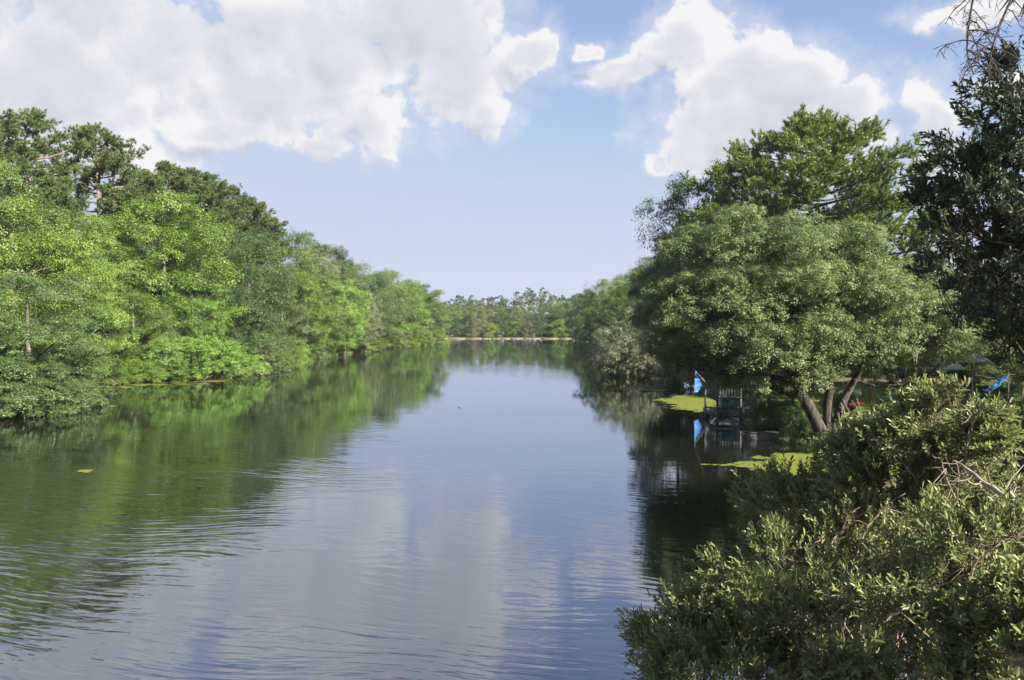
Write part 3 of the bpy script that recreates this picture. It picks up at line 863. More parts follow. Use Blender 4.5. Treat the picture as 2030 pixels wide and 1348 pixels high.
for io, y in enumerate(np.arange(100, 222, 7.5)):
    x = np.interp(y, RS[:, 0], RS[:, 1]) + rngS.uniform(0.0, 1.2)
    plant('shrub', ['s1', 's2', 's3'][rngS.integers(3)], x, y, rngS.uniform(2.8, 4.6), rngS.uniform(1.0, 1.3), ['grey', 'mid', 'dark', 'dark', 'mid'][rngS.integers(5)],
          ORD[io] + ' shaded shrub, counted away from the camera, along the far right waterline', 'shrub', 'shrubs along the far right waterline')


def bare_tree(seed, h, spread, r0):
    rng = np.random.default_rng(seed)
    tips = np.stack([rng.normal(0, spread, 26), rng.normal(0, spread, 26), rng.uniform(0.55 * h, h, 26)], -1)
    g = skeleton(rng, tips, trunk_line(rng, h * 0.9), r0, 8, 6, 1.3)
    tw = Geo()
    for t in tips:
        for _ in range(9):
            tw.tube(curve(t, t + np.array([rng.normal(0, 0.5), rng.normal(0, 0.5), rng.uniform(0.0, 1.2)]), rng, 0.2, 4), [0.03, 0.024, 0.018, 0.01], 3)
    return g, tw


g, tw = bare_tree(9, 14.5, 1.8, 0.20)
bt = thing('bare_tree', (*W(1188, 600, 176)[:2], 0.7), 'leafless pale grey tree standing above the far right bank', 'tree')
link('trunk', g.mesh('trunk', BARK_PALE, True), bt); link('twigs', tw.mesh('twigs', BARK_PALE), bt)


# ------------------------------------------------------------------ right bank, hero trees
def lobes_clumps(rng, lobes, cr, base, gap=0.5, wl=0.0):
    """clumps spread through a set of lobes (px, py, half width, half height, distance, half depth, count)"""
    out = np.full((4000, 3), 1e6); m = 0; ph = rng.uniform(0, 6.28, 5)
    for (px, py, rx, ry, D, rd, n) in lobes:
        c = W(px, py, D); ax, az = rx / F_PX * D, ry / F_PX * D
        k = 0
        nt = n * 14
        dd = unit(rng.normal(0, 1, (nt, 3))) * (0.40 + 0.62 * rng.random(nt) ** 0.5 + 0.28 * rng.random(nt) * (rng.random(nt) < 0.14))[:, None]
        for d in dd:
            p = c + d * np.array([ax, rd, az])
            if wl and boughs(p, ph, wl) < -0.10: continue
            if m == 0 or ((out[:m] - p) ** 2).sum(1).min() > (gap * cr) ** 2:
                out[m] = p; m += 1; k += 1
                if k >= n: break
    out = out[:m]
    return np.array(out) - base


def hero_tree(name, label, seed, base, lobes, cr, sub, per, lsize, trunks, r0, mat, bark, limbs=9, aspect=0.5, fold=None, cat='tree', squash=0.75, subr=0.36, gap=0.5, wl=0.0):
    rng = np.random.default_rng(seed)
    base = np.asarray(base, float)
    C = lobes_clumps(rng, lobes, cr, base, gap, wl)
    R = cr * rng.uniform(0.65, 1.3, len(C))
    t = thing(name, base, label, cat)
    near = np.argmin(np.stack([np.min(((C[:, None, :] - (np.array(tk) - base)[None]) ** 2).sum(-1), 1) for tk in trunks]), 0)
    for i, tk in enumerate(trunks):
        tk = np.array(tk, float) - base
        s = np.linspace(0, 1, 12) * (len(tk) - 1)
        tkf = np.stack([np.interp(s, np.arange(len(tk)), tk[:, k]) for k in range(3)], -1)
        tkf[1:-1] = (tkf[:-2] + 2 * tkf[1:-1] + tkf[2:]) / 4 + rng.normal(0, 0.03, (10, 3))
        Ci = C[near == i]
        if len(Ci) == 0: Ci = C[:3]
        g = skeleton(rng, Ci, tkf, r0[i], limbs, 9, 0.9)
        link('trunk', g.mesh('trunk', bark, True), t)
    data = clump_leaves(rng, C, R, sub, per, lsize, squash, aspect, 0.5, subr)
    return t, data, C, R


def crown_with_leaf_parts(t, base, data, mat, keep, budget=3500, name='crown'):
    """leaves of a near tree: the ones that show largest are parts of their own, the others one crown mesh"""
    P, U, Nn, L, tint, asp = data
    V, Fq, k = leaf_cards(P, U, Nn, L, L * asp, 0.18)
    Uu = unit(U); S = unit(np.cross(Nn, Uu)); N2 = np.cross(Uu, S)
    Pw = P + np.asarray(base)
    cen = Pw + Uu * L[:, None] * 0.5
    eye = np.array([0, 0, CAM_Z]); vd = cen - eye; dist = np.linalg.norm(vd, axis=1)
    face = np.abs((vd / dist[:, None] * N2).sum(1))
    px = CX + F_PX * cen[:, 0] / cen[:, 1]; py = HY - F_PX * (cen[:, 2] - CAM_Z) / cen[:, 1]
    inside = (px > 5) & (px < 2025) & (py > 5) & (py < 1340) & (cen[:, 1] > 1)
    score = np.where(inside, L / dist * (0.25 + face), 0)
    order = np.argsort(-score)[:budget]
    bvh = BVHTree.FromPolygons((V + np.asarray(base)).tolist(), Fq.tolist())
    n = len(P)
    picked = []
    for i in order:
        o = Vector(eye); d = Vector(vd[i]).normalized()
        hit = bvh.ray_cast(o, d, float(dist[i]) * 1.02)
        if hit[2] is None or (hit[2] % n) == i or hit[3] > dist[i] - 0.02:
            picked.append(i)
            if len(picked) >= keep: break
    picked = np.array(picked, int)
    V1, F1, _ = leaf_cards(np.zeros((1, 3)), np.array([[0, 1.0, 0]]), np.array([[0, 0, 1.0]]), np.array([1.0]), np.array([asp]), 0.18)
    metas = [make_mesh('leaf', V1, F1, mat, np.full(6, q)) for q in (0.15, 0.35, 0.5, 0.65, 0.9)]
    qs = np.array([0.15, 0.35, 0.5, 0.65, 0.9])
    for i in picked:
        o = link('leaf', metas[int(np.argmin(np.abs(qs - tint[i])))], t)
        M = Matrix(np.stack([S[i] * L[i], Uu[i] * L[i], N2[i] * L[i]], -1).tolist()).to_4x4()
        M.translation = Vector(P[i])
        o.matrix_basis = M
    mask = np.ones(n, bool); mask[picked] = False
    Vr, Fr, k = leaf_cards(P[mask], U[mask], Nn[mask], L[mask], (L * asp)[mask], 0.18)
    o = link(name, make_mesh(name, Vr, Fr, mat, np.repeat(tint[mask], k)), t)
    set_props(o, kind='stuff')
    return o


# big spreading oak with several trunks on the right bank
ob = W(1640, 868, 36.0); ob[2] = gz(ob[0], ob[1]) - 0.1
t_left = [ob, W(1622, 838, 36), W(1600, 795, 36.2), W(1572, 745, 36.5), W(1545, 690, 37), W(1500, 610, 38), W(1440, 540, 38.5)]
t_mid = [ob + [0.25, 0.2, 0], W(1640, 800, 36.6), W(1650, 745, 36.8), W(1658, 700, 37), W(1670, 640, 37.3), W(1660, 560, 38)]
t_right = [ob + [0.45, 0.35, 0], W(1668, 800, 37), W(1700, 740, 37.4), W(1745, 695, 37.8), W(1790, 640, 38), W(1815, 590, 38)]
oak_lobes = [(1430, 520, 75, 95, 39, 2.6, 70), (1365, 600, 82, 78, 40, 2.8, 70), (1335, 650, 62, 55, 40, 2.2, 36), (1470, 640, 120, 90, 38, 3.0, 105), (1560, 560, 110, 85, 38, 2.8, 85),
             (1650, 560, 110, 90, 38.5, 3.0, 90), (1720, 620, 110, 70, 38, 2.8, 80), (1820, 640, 95, 60, 38, 2.5, 65), (1870, 640, 60, 40, 38.5, 2.0, 26), (1600, 660, 110, 50, 37, 2.4, 55),
             (1430, 700, 95, 45, 39.5, 2.6, 46), (1510, 725, 70, 35, 38.5, 2.0, 26), (1790, 690, 60, 35, 38, 2.0, 20), (1460, 455, 40, 35, 39, 1.6, 18), (1600, 500, 60, 35, 38.5, 1.6, 20), (1510, 520, 60, 50, 38.5, 2, 26), (1375, 715, 55, 40, 40, 2.2, 22), (1450, 740, 50, 30, 40, 1.6, 16), (1560, 720, 40, 30, 38, 1.4, 12), (1545, 705, 85, 42, 36.8, 1.8, 34), (1640, 690, 80, 45, 37, 2, 30), (1735, 700, 65, 38, 37.4, 2, 24), (1860, 690, 70, 38, 38.2, 2, 24), (1690, 485, 50, 32, 38.5, 1.5, 14), (1560, 462, 36, 28, 38.5, 1.3, 9), (1890, 610, 55, 30, 38.5, 1.6, 16), (1780, 560, 60, 40, 38.5, 1.8, 20), (1370, 500, 45, 45, 39.5, 1.6, 16), (1500, 755, 40, 34, 37.5, 1.4, 14), (1565, 742, 32, 26, 36.5, 1.2, 9), (1690, 728, 45, 28, 37, 1.4, 12), (1800, 724, 55, 30, 37.6, 1.5, 15), (1430, 745, 45, 28, 39, 1.5, 13), (1620, 735, 28, 24, 36.2, 1.0, 7)]
oak, oak_leaf, oakC, oakR = hero_tree('spreading_oak', 'broad grey-green oak with leaning dark trunks on the right bank beside the dock', 101, ob, oak_lobes, 0.70, 19, 32, 0.092,
                         [t_left, t_mid, t_right], [0.34, 0.22, 0.20], LEAF['oak'], BARK_DARK, 12, 0.5, squash=0.80, subr=0.37, gap=0.85, wl=3.4)
link('crown', leaves_to_mesh('crown', oak_leaf, LEAF['oak'], 'tri'), oak)


def moss_mesh(rng, C, n, per, lmin, lmax, name='hanging_moss'):
    idx = rng.integers(0, len(C), n)
    P0 = C[idx] + rng.normal(0, 0.35, (n, 3))
    P = (P0[:, None, :] + rng.normal(0, 0.07, (n, per, 3))).reshape(-1, 3)
    m = len(P)
    L = rng.uniform(lmin, lmax, m)
    U = unit(np.stack([rng.normal(0, .08, m), rng.normal(0, .08, m), -np.ones(m)], -1))
    Nn = unit(np.stack([rng.normal(0, 1, m), rng.normal(0, 1, m), np.zeros(m)], -1))
    V, Fq, k = leaf_cards(P, U, Nn, L, np.full(m, 0.035))
    return make_mesh(name, V, Fq, LEAF['moss'], np.repeat(rng.random(m), k))


rm = np.random.default_rng(3)
link('hanging_moss', moss_mesh(rm, oakC[oakC[:, 2] < 4.5], 90, 10, 0.2, 0.7), oak)

# broadleaf behind the oak on its left, and the big pine
stand('broadleaf_tree', 'b1', 1392, 63, 342, 0.78, 'dark', 'dark leafy tree between the big pine and the open sky', 'tree')
stand('broadleaf_tree', 'b3', 1345, 66, 430, 0.75, 'dark', 'lower dark leafy tree jutting left of the big pine', 'tree')
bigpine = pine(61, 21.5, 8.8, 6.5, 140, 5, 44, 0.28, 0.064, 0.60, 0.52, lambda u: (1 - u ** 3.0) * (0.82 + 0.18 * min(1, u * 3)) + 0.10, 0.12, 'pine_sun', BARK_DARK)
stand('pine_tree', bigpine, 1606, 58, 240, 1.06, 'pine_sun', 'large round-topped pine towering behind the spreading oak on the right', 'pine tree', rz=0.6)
for pr, px, D, top, wd, mt, lab in [
    ('b3', 1835, 50, 470, 0.7, 'bright', 'light green tree between the big pine and the dark evergreen'),
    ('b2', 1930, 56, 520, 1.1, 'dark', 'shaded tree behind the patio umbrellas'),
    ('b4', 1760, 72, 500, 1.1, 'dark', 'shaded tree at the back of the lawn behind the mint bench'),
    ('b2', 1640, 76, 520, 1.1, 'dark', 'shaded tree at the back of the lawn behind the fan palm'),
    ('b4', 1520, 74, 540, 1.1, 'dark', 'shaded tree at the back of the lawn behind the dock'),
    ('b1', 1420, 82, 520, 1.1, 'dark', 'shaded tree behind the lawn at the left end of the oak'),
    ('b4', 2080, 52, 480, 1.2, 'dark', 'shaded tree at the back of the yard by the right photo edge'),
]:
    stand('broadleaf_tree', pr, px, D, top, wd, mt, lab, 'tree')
for px, D, top, wd, mt, pr, lab in [
    (1548, 40.6, 772, 1.15, 'grey', 's2', 'dark weeping shrub hanging over the water right of the dock'),
    (1585, 37.2, 800, 1.0, 'dark', 's1', 'low dark shrub at the foot of the leaning oak trunk'),
    (1520, 42.0, 792, 1.0, 'grey', 's3', 'small dark shrub in front of the dock railing'),
    (1355, 63, 760, 0.7, 'bright', 's2', 'sunlit green shrub beside the duckweed left of the blue tarp'),
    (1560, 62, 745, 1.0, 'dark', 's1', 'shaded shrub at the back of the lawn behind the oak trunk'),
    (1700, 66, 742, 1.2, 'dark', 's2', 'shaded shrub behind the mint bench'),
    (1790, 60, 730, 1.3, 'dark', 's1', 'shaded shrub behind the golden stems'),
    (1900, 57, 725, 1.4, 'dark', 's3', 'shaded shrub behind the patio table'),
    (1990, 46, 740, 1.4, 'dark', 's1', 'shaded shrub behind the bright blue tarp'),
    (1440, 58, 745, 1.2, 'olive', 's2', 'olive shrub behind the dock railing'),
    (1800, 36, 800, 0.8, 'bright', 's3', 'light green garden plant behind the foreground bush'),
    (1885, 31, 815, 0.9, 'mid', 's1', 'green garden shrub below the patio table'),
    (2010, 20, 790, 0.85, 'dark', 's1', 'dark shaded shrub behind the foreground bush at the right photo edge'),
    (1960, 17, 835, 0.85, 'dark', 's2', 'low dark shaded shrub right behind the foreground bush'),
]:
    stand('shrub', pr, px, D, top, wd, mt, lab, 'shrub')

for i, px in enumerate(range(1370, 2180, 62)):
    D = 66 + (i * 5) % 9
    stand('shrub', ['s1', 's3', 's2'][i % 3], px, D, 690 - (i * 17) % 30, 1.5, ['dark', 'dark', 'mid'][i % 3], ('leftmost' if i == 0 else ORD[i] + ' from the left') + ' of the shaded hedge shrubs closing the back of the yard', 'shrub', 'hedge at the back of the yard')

# mossy half-fallen tree over the water
fb = W(1290, 745, 82); fb[2] = 0.2
fallen, fl, fC, fR = hero_tree('leaning_tree', 'pale mossy tree leaning low over the water in front of the shaded right bank', 103, fb,
    [(1262, 660, 46, 38, 80, 2.0, 36), (1222, 682, 48, 32, 79, 2.0, 36), (1185, 706, 40, 26, 78, 1.8, 30), (1275, 700, 50, 36, 79, 2.0, 32), (1225, 722, 64, 20, 78.5, 1.8, 30), (1310, 680, 36, 40, 80, 1.8, 22)],
    0.75, 9, 18, 0.14, [[fb, W(1283, 715, 82), W(1262, 690, 82), W(1245, 655, 82)], [fb + [-.3, 0, 0], W(1255, 715, 81.5), W(1215, 705, 81), W(1175, 705, 80)]], [0.24, 0.18],
    LEAF['olive'], BARK_PALE, 7)
link('crown', leaves_to_mesh('crown', fl, LEAF['silver']), fallen)
link('hanging_moss', moss_mesh(rm, fC, 150, 12, 0.3, 1.1), fallen)

# ------------------------------------------------------------------ yard things on the right bank
# dock with railing
D0 = 44.0
dx0 = W(1422, 0, D0)[0]; dx1 = dx0 + 4.4
dock = thing('dock', (dx0, D0, 0), 'dark timber dock with railings at the edge of the right bank', 'dock')
board_me = Geo(); board_me.box((0, 0, 0.545), (0.19, 2.6, 0.585)); bm_ = board_me.mesh('deck_board', WOOD_DOCK)
for k in range(22):
    link('deck_board', bm_, dock, (k * 0.20, 0.0, rw.uniform(-0.006, 0.006)))
g = Geo(); g.box((-0.06, -0.06, -1.2), (0.06, 0.06, 2.0)); pm = g.mesh('post', WOOD_DOCK)
for (x, y, dz) in [(0.02, -0.09, 0.18), (0.02, 2.62, 0.0), (1.5, -0.09, -0.12), (3.0, -0.09, -0.12), (4.4, -0.09, -0.12), (4.4, 2.62, 0), (2.2, 2.62, -0.05)]:
    link('post', pm, dock, (x, y, dz))
for nm, lo, hi in [('fascia', (-0.10, -0.032, 0.24), (4.5, 0.0, 0.54)), ('fascia', (-0.135, -0.03, 0.24), (-0.102, 2.6, 0.54)),
                   ('rail', (0.09, -0.14, 1.36), (4.33, -0.04, 1.42)), ('rail', (0.09, -0.11, 0.72), (4.33, -0.07, 0.80)),
                   ('rail', (-0.03, -0.02, 1.84), (0.07, 2.55, 1.90)), ('rail', (0.0, -0.02, 1.20), (0.05, 2.55, 1.28)),
                   ('rail', (0.09, 2.57, 1.78), (2.13, 2.67, 1.84)), ('rail', (0.09, 2.60, 1.10), (2.13, 2.64, 1.17))]:
    g = Geo(); g.box(lo, hi); link(nm, g.mesh(nm, WOOD_DOCK), dock)
g = Geo(); g.box((-0.02, -0.02, 0.80), (0.02, 0.02, 1.36)); bal = g.mesh('baluster', WOOD_DOCK)
for k in range(30):
    x = 0.16 + k * 0.14
    if min(abs(x - 1.5), abs(x - 3.0)) < 0.08: continue
    link('baluster', bal, dock, (x, -0.09, 0))
g = Geo(); g.box((-0.02, -0.02, 1.28), (0.02, 0.02, 1.84)); bal2 = g.mesh('baluster', WOOD_DOCK)
for k in range(14):
    link('baluster', bal2, dock, (0.025, 0.1 + k * 0.18, 0))
g = Geo(); g.box((-0.02, -0.02, 1.17), (0.02, 0.02, 1.78)); bal3 = g.mesh('baluster', WOOD_DOCK)
for k in range(11):
    link('baluster', bal3, dock, (0.2 + k * 0.18, 2.62, 0))

tub = thing('storage_tub', (dx0 + 1.05, D0 + 1.2, 0.59), 'turquoise plastic tub standing on the dock behind the railing', 'tub')
g = Geo()
for s0, s1, z0, z1 in [(0.40, 0.46, 0.0, 0.62)]:
    V = np.array([(-s0, -.28, z0), (s0, -.28, z0), (s0, .28, z0), (-s0, .28, z0), (-s1, -.32, z1), (s1, -.32, z1), (s1, .32, z1), (-s1, .32, z1)])
    g.add(V, [(0, 3, 2, 1), (4, 5, 6, 7), (0, 1, 5, 4), (1, 2, 6, 5), (2, 3, 7, 6), (3, 0, 4, 7)])
link('body', g.mesh('body', TURQ), tub)
g = Geo(); g.box((-.50, -.36, .625), (.50, .36, .69)); g.box((-.40, -.28, .692), (.40, .28, .73)); link('lid', g.mesh('lid', TURQ), tub)
for sx in (-1, 1):
    g = Geo(); g.tube([(sx * .45, -.1, .45), (sx * .52, -.08, .42), (sx * .52, .08, .42), (sx * .45, .1, .45)], .018, 5); link('handle', g.mesh('handle', TURQ), tub)


def cloth(A, B, Cc, Dd, n=14, sag=0.12, seed=0):
    """a sagging, creased sheet between four corners, with real thickness"""
    rng = np.random.default_rng(seed)
    A, B, Cc, Dd = [np.array(v, float) for v in (A, B, Cc, Dd)]
    u, v = np.meshgrid(np.linspace(0, 1, n), np.linspace(0, 1, n))
    P = (A[None, None] * ((1 - u) * (1 - v))[..., None] + B[None, None] * (u * (1 - v))[..., None] + Cc[None, None] * (u * v)[..., None] + Dd[None, None] * ((1 - u) * v)[..., None])
    Nn = unit(np.cross(B - A, Dd - A))
    wob = sag * (np.sin(u * 9 + rng.uniform(0, 6)) * 0.35 + np.sin((u + v) * 13 + rng.uniform(0, 6)) * 0.2 + 16 * u * (1 - u) * v * (1 - v) * 0.5)
    P = P + Nn * wob[..., None] + np.array([0, 0, -1]) * (sag * 8 * u * (1 - u) * v * (1 - v))[..., None] * 0.5
    i = (np.arange(n - 1)[:, None] * n + np.arange(n - 1)[None, :]).ravel()
    F1 = np.stack([i, i + 1, i + n + 1, i + n], -1)
    P2 = P - Nn * 0.012
    m = n * n
    V = np.concatenate([P.reshape(-1, 3), P2.reshape(-1, 3)])
    bd = np.concatenate([np.arange(n - 1), np.arange(n - 1) * n + n - 1, (n * n - 1) - np.arange(n - 1), (n - 1 - np.arange(n - 1)) * n])
    nb = np.roll(bd, -1)
    Fs = np.stack([bd, nb, nb + m, bd + m], -1)
    return V, [F1, F1[:, ::-1] + m, Fs]


tb = W(1391, 770, 51.5); tb[2] = gz(tb[0], tb[1]) if shore_dist(tb[0], tb[1]) > 0 else 0.0
tarp = thing('hanging_tarp', tb, 'steel blue tarp hung by ropes over the water left of the dock', 'tarp')
V, Fs = cloth((-0.45, 0, 2.5), (0.22, 0.4, 1.4), (-0.05, 0.6, 0.95), (-0.52, -0.1, 1.0), 14, 0.10, 4)
link('sheet', make_mesh('sheet', V, Fs, TARP_PALE, None, True), tarp)
g = Geo(); g.tube([(-0.45, 0, 2.48), (-0.2, 0.1, 3.4), (0.3, 0.2, 4.6)], [0.008, 0.008, 0.008], 4); link('rope', g.mesh('rope', WOOD_DOCK), tarp)
g = Geo(); g.tube([(-0.46, -0.02, 2.5), (0.6, 0.5, 1.45), (1.9, 1.2, 0.2)], [0.012, 0.012, 0.012], 4); link('guy_rope', g.mesh('guy_rope', WHITE), tarp)


def hull(L, w, hgt, n=15):
    g = Geo(); t = np.linspace(-1, 1, n)
    V = []; k = 10
    for s in t:
        ww = w * 0.5 * max(0.02, (1 - abs(s) ** 2.3)); zz = 0.10 * hgt * (abs(s) ** 3) * 2
        for j in range(k):
            an = j / k * 2 * math.pi
            V.append((s * L / 2, math.cos(an) * ww, zz + hgt * 0.5 + math.sin(an) * hgt * 0.5 * (0.25 + 0.75 * (1 - abs(s) ** 3)) * (0.75 if math.sin(an) > 0 else 1)))
    i = np.arange(n - 1)[:, None] * k; j = np.arange(k)[None, :]; kk = (j + 1) % k
    g.add(V, np.stack([i + j, i + kk, i + k + kk, i + k + j], -1).reshape(-1, 4))
    g.F.setdefault(k, []).append(np.array([list(range(k))[::-1], list(range((n - 1) * k, n * k))]))
    return g


def ring(rx, ry, z, rad, n=20, sides=5):
    a = np.linspace(0, 2 * np.pi, n + 1)
    g = Geo(); g.tube(np.stack([np.cos(a) * rx, np.sin(a) * ry, np.full(n + 1, z)], -1), rad, sides)
    return g


kb = W(1668, 806, 45); kb[2] = gz(kb[0], kb[1]) + 0.22
kayak = thing('kayak', kb, 'red kayak lying across the lawn behind the oak trunks', 'kayak', rz=0.12)
link('hull', hull(3.0, 0.78, 0.46).mesh('hull', RED, True), kayak)
link('cockpit_rim', ring(0.45, 0.22, 0.43, 0.03).mesh('cockpit_rim', BLACK, True), kayak)
g = Geo(); g.box((-0.22, -0.16, 0.40), (0.18, 0.16, 0.425)); g.box((-0.28, -0.16, 0.40), (-0.22, 0.16, 0.66)); link('seat', g.mesh('seat', BLACK), kayak)
for sx in (-1, 1):
    g = Geo(); g.box((-0.16, -0.06, -0.24), (0.16, 0.06, 0.06)); o = link('support_block', g.mesh('support_block', WOOD_POLE), kayak, (sx * 0.8, 0, 0))

bb = W(1697, 790, 53); bb[2] = gz(bb[0], bb[1])
bench = thing('garden_bench', bb, 'mint green garden bench with white tubular back at the end of the lawn', 'bench', rz=-0.1)
g = Geo(); g.box((-0.46, -0.22, 0.36), (0.46, 0.24, 0.46)); link('seat', g.mesh('seat', MINT), bench)
g = Geo(); g.box((-0.44, -0.22, 0.16), (0.44, -0.19, 0.34)); link('apron', g.mesh('apron', MINT), bench)
for sx in (-0.41, 0.41):
    for sy in (-0.17, 0.19):
        g = Geo(); g.tube([(sx, sy, -0.05), (sx, sy, 0.36)], 0.025, 6); link('leg', g.mesh('leg', WHITE, True), bench)
g = Geo(); g.tube([(-0.42, 0.22, 0.46), (-0.42, 0.30, 0.92), (0.42, 0.30, 0.92), (0.42, 0.22, 0.46)], 0.024, 6); link('back_frame', g.mesh('back_frame', WHITE, True), bench)
for k in range(5):
    g = Geo(); g.tube([(-0.28 + k * 0.14, 0.23, 0.46), (-0.28 + k * 0.14, 0.30, 0.91)], 0.012, 5); link('back_bar', g.mesh('back_bar', WHITE), bench)


def fan_frond(rng, R, nl, droop, cup=0.25, half=2.2, mat='palm'):
    """one fan leaf: blade segments radiating from the end of a stalk"""
    P, U, Nn, L, Wd = [], [], [], [], []
    a = np.linspace(-half, half, nl) + rng.normal(0, 0.03, nl)
    V, Fq = [], []
    for ang in a:
        l = R * (0.75 + 0.25 * math.cos(ang * 0.7)) * rng.uniform(0.9, 1.05)
        d = np.array([math.cos(ang), math.sin(ang), 0]); s = np.array([-math.sin(ang), math.cos(ang), 0]); w = R * 0.045
        z = lambda t: cup * R * t * 0.5 - droop * R * t * t
        b = len(V)
        for t, ww in ((0.03, 0.25), (0.45, 1.0), (0.75, 0.7), (1.0, 0.06)):
            c = d * l * t + np.array([0, 0, z(t) + rng.normal(0, 0.006)])
            V += [c - s * w * ww + [0, 0, 0.01 * ww], c + s * w * ww + [0, 0, -0.01 * ww]]
        Fq += [(b, b + 1, b + 3, b + 2), (b + 2, b + 3, b + 5, b + 4), (b + 4, b + 5, b + 7, b + 6)]
    V = np.array(V)
    return make_mesh('frond', V, np.array(Fq), LEAF[mat], np.repeat(rng.random(nl), 8))


def frond_matrix(p, az, tilt, roll=0.0):
    return Matrix.Translation(Vector(p)) @ Matrix.Rotation(az, 4, 'Z') @ Matrix.Rotation(-tilt, 4, 'Y') @ Matrix.Rotation(roll, 4, 'X')


rp = np.random.default_rng(8)
pb = W(1662, 806, 42.5); pb[2] = gz(pb[0], pb[1])
palm = thing('fan_palm', pb, 'low fan palm with spread green fronds on the lawn behind the oak trunks', 'palm')
g = Geo(); g.tube([(0, 0, -0.2), (0.03, 0, 0.5), (0, 0.02, 1.05)], [0.20, 0.18, 0.15], 8); link('trunk', g.mesh('trunk', BARK, True), palm)
fm = [fan_frond(rp, 0.85, 19, d, 0.25) for d in (0.25, 0.4, 0.6)]
for k in range(16):
    az = k * 2.399; tilt = rp.uniform(-0.25, 1.05)
    ln = rp.uniform(0.45, 0.8)
    d = np.array([math.cos(az) * math.cos(tilt), math.sin(az) * math.cos(tilt), math.sin(tilt)])
    e = np.array([0, 0, 1.05]) + d * ln
    g = Geo(); g.tube([(0, 0, 1.0), e * 0.5 + np.array([0, 0, 0.55]), e], [0.018, 0.014, 0.01], 4)
    st = link('stalk', g.mesh('stalk', LEAF['palm']), palm)
    o = link('frond', fm[k % 3], st); o.matrix_basis = frond_matrix(e, az, tilt - 0.2, rp.normal(0, 0.2))

# timber poles leaning together
for i, (p0, p1, r) in enumerate([((1715, 868), (1672, 792), 0.055), ((1735, 862), (1690, 795), 0.05), ((1700, 872), (1668, 800), 0.06), ((1722, 858), (1700, 790), 0.045)]):
    a, b = W(*p0, 35 + i * 0.35), W(*p1, 36.2 + i * 0.2)
    a[2] = gz(a[0], a[1]) - 0.12
    g = Geo(); d = b - a
    g.tube([d * 0, d * 0.33 + [0.02, 0, 0.01], d * 0.66 + [-0.02, 0.01, 0], d], np.array([1.15, 1.05, 0.95, 0.85]) * r, 7)
    o = link('timber_pole', g.mesh('timber_pole', WOOD_POLE, True), None, a)
    set_props(o, ['leftmost but one of the brown poles leaning right of the oak trunk', 'right-hand brown pole with its foot farthest from the oak trunk',
                  'brown pole nearest the oak trunk in the leaning stack', 'thin back pole of the leaning stack beside the oak trunk'][i], 'pole', 'leaning poles beside the oak')

# golden-barked slender trees
rg = np.random.default_rng(15)


def slender_tree(px, D, h, stems, label, lean=0.1, mat='bright'):
    b = W(px, 0, D); b[2] = gz(b[0], b[1]) - 0.05
    t = thing('slender_tree', b, label, 'tree', 'golden-stemmed slender trees in the yard')
    tips = []
    for s in range(stems):
        an = s * 6.28 / stems + rg.uniform(0, 1)
        off = np.array([math.cos(an), math.sin(an), 0]) * lean
        g = Geo()
        pl = np.array([off * 0.4 * (q > 0) + off * q * 3.0 * q + np.array([0, 0, q * h]) + rg.normal(0, 0.03, 3) * q for q in np.linspace(0, 1, 8)])
        g.tube(pl, 0.045 * np.linspace(1, 0.35, 8), 7)
        for q in (4, 5, 6):
            e = pl[q] + rg.normal(0, 0.35, 3) + [0, 0, 0.5]
            g.tube(curve(pl[q], e, rg, 0.1, 4), 0.022 * np.linspace(1, 0.4, 4), 4); tips.append(e)
        tips.append(pl[-1])
        link('stem', g.mesh('stem', BARK_GOLD, True), t)
    Cc = np.array(tips)
    link('crown', leaves_to_mesh('crown', clump_leaves(rg, Cc, np.full(len(Cc), 0.5), 10, 18, 0.09, 0.8, 0.5), LEAF[mat]), t)


slender_tree(1733, 40, 3.3, 3, 'slender tree with golden stems in front of the lawn, nearest of the golden stems', 0.13)
slender_tree(1712, 52, 3.8, 3, 'golden-stemmed slender tree right behind the mint bench', 0.12, 'mid')
slender_tree(1795, 47, 4.2, 1, 'single golden stem left of the patio umbrella', 0.08, 'mid')
slender_tree(1818, 46, 4.4, 2, 'pair of golden stems left of the patio umbrella', 0.06, 'mid')
slender_tree(1840, 42, 4.2, 2, 'pale golden stems closest to the patio umbrella', 0.10, 'mid')
slender_tree(2008, 24, 5.0, 1, 'leaning golden trunk beside the bright blue tarp at the right edge', 0.30, 'mid')

# picnic table and umbrellas
tbp = W(1872, 772, 47.5); tbp[2] = gz(tbp[0], tbp[1])
table = thing('picnic_table', tbp, 'pale grey round picnic table under the blue-grey umbrella', 'table')
a24 = np.linspace(0, 2 * np.pi, 25)[:-1]


def disc(r, z0, z1, n=24):
    g = Geo(); an = np.arange(n) / n * 2 * np.pi
    V = [(math.cos(a) * r, math.sin(a) * r, z) for z in (z0, z1) for a in an]
    g.add(V, [(j, (j + 1) % n, n + (j + 1) % n, n + j) for j in range(n)])
    g.F.setdefault(n, []).append(np.array([list(range(n))[::-1], list(range(n, 2 * n))]))
    return g


link('table_top', disc(0.72, 0.70, 0.75).mesh('table_top', WHITE), table)
g = Geo(); g.tube([(0, 0, 0), (0, 0, 0.70)], 0.06, 8); g.box((-0.75, -0.04, 0.30), (0.75, 0.04, 0.36)); g.box((-0.04, -0.75, 0.365), (0.04, 0.75, 0.42)); link('pedestal', g.mesh('pedestal', WHITE), table)
for k in range(4):
    an = k * math.pi / 2 + 0.78
    g = Geo(); g.box((-0.5, 0.92, 0.40), (0.5, 1.20, 0.45)); o = link('bench_seat', g.mesh('bench_seat', WHITE), table); o.rotation_euler = (0, 0, an)
    for sx in (-0.4, 0.4):
        g = Geo(); g.box((sx - 0.03, 1.02, -0.05), (sx + 0.03, 1.10, 0.40)); g2 = link('leg', g.mesh('leg', WHITE), o)


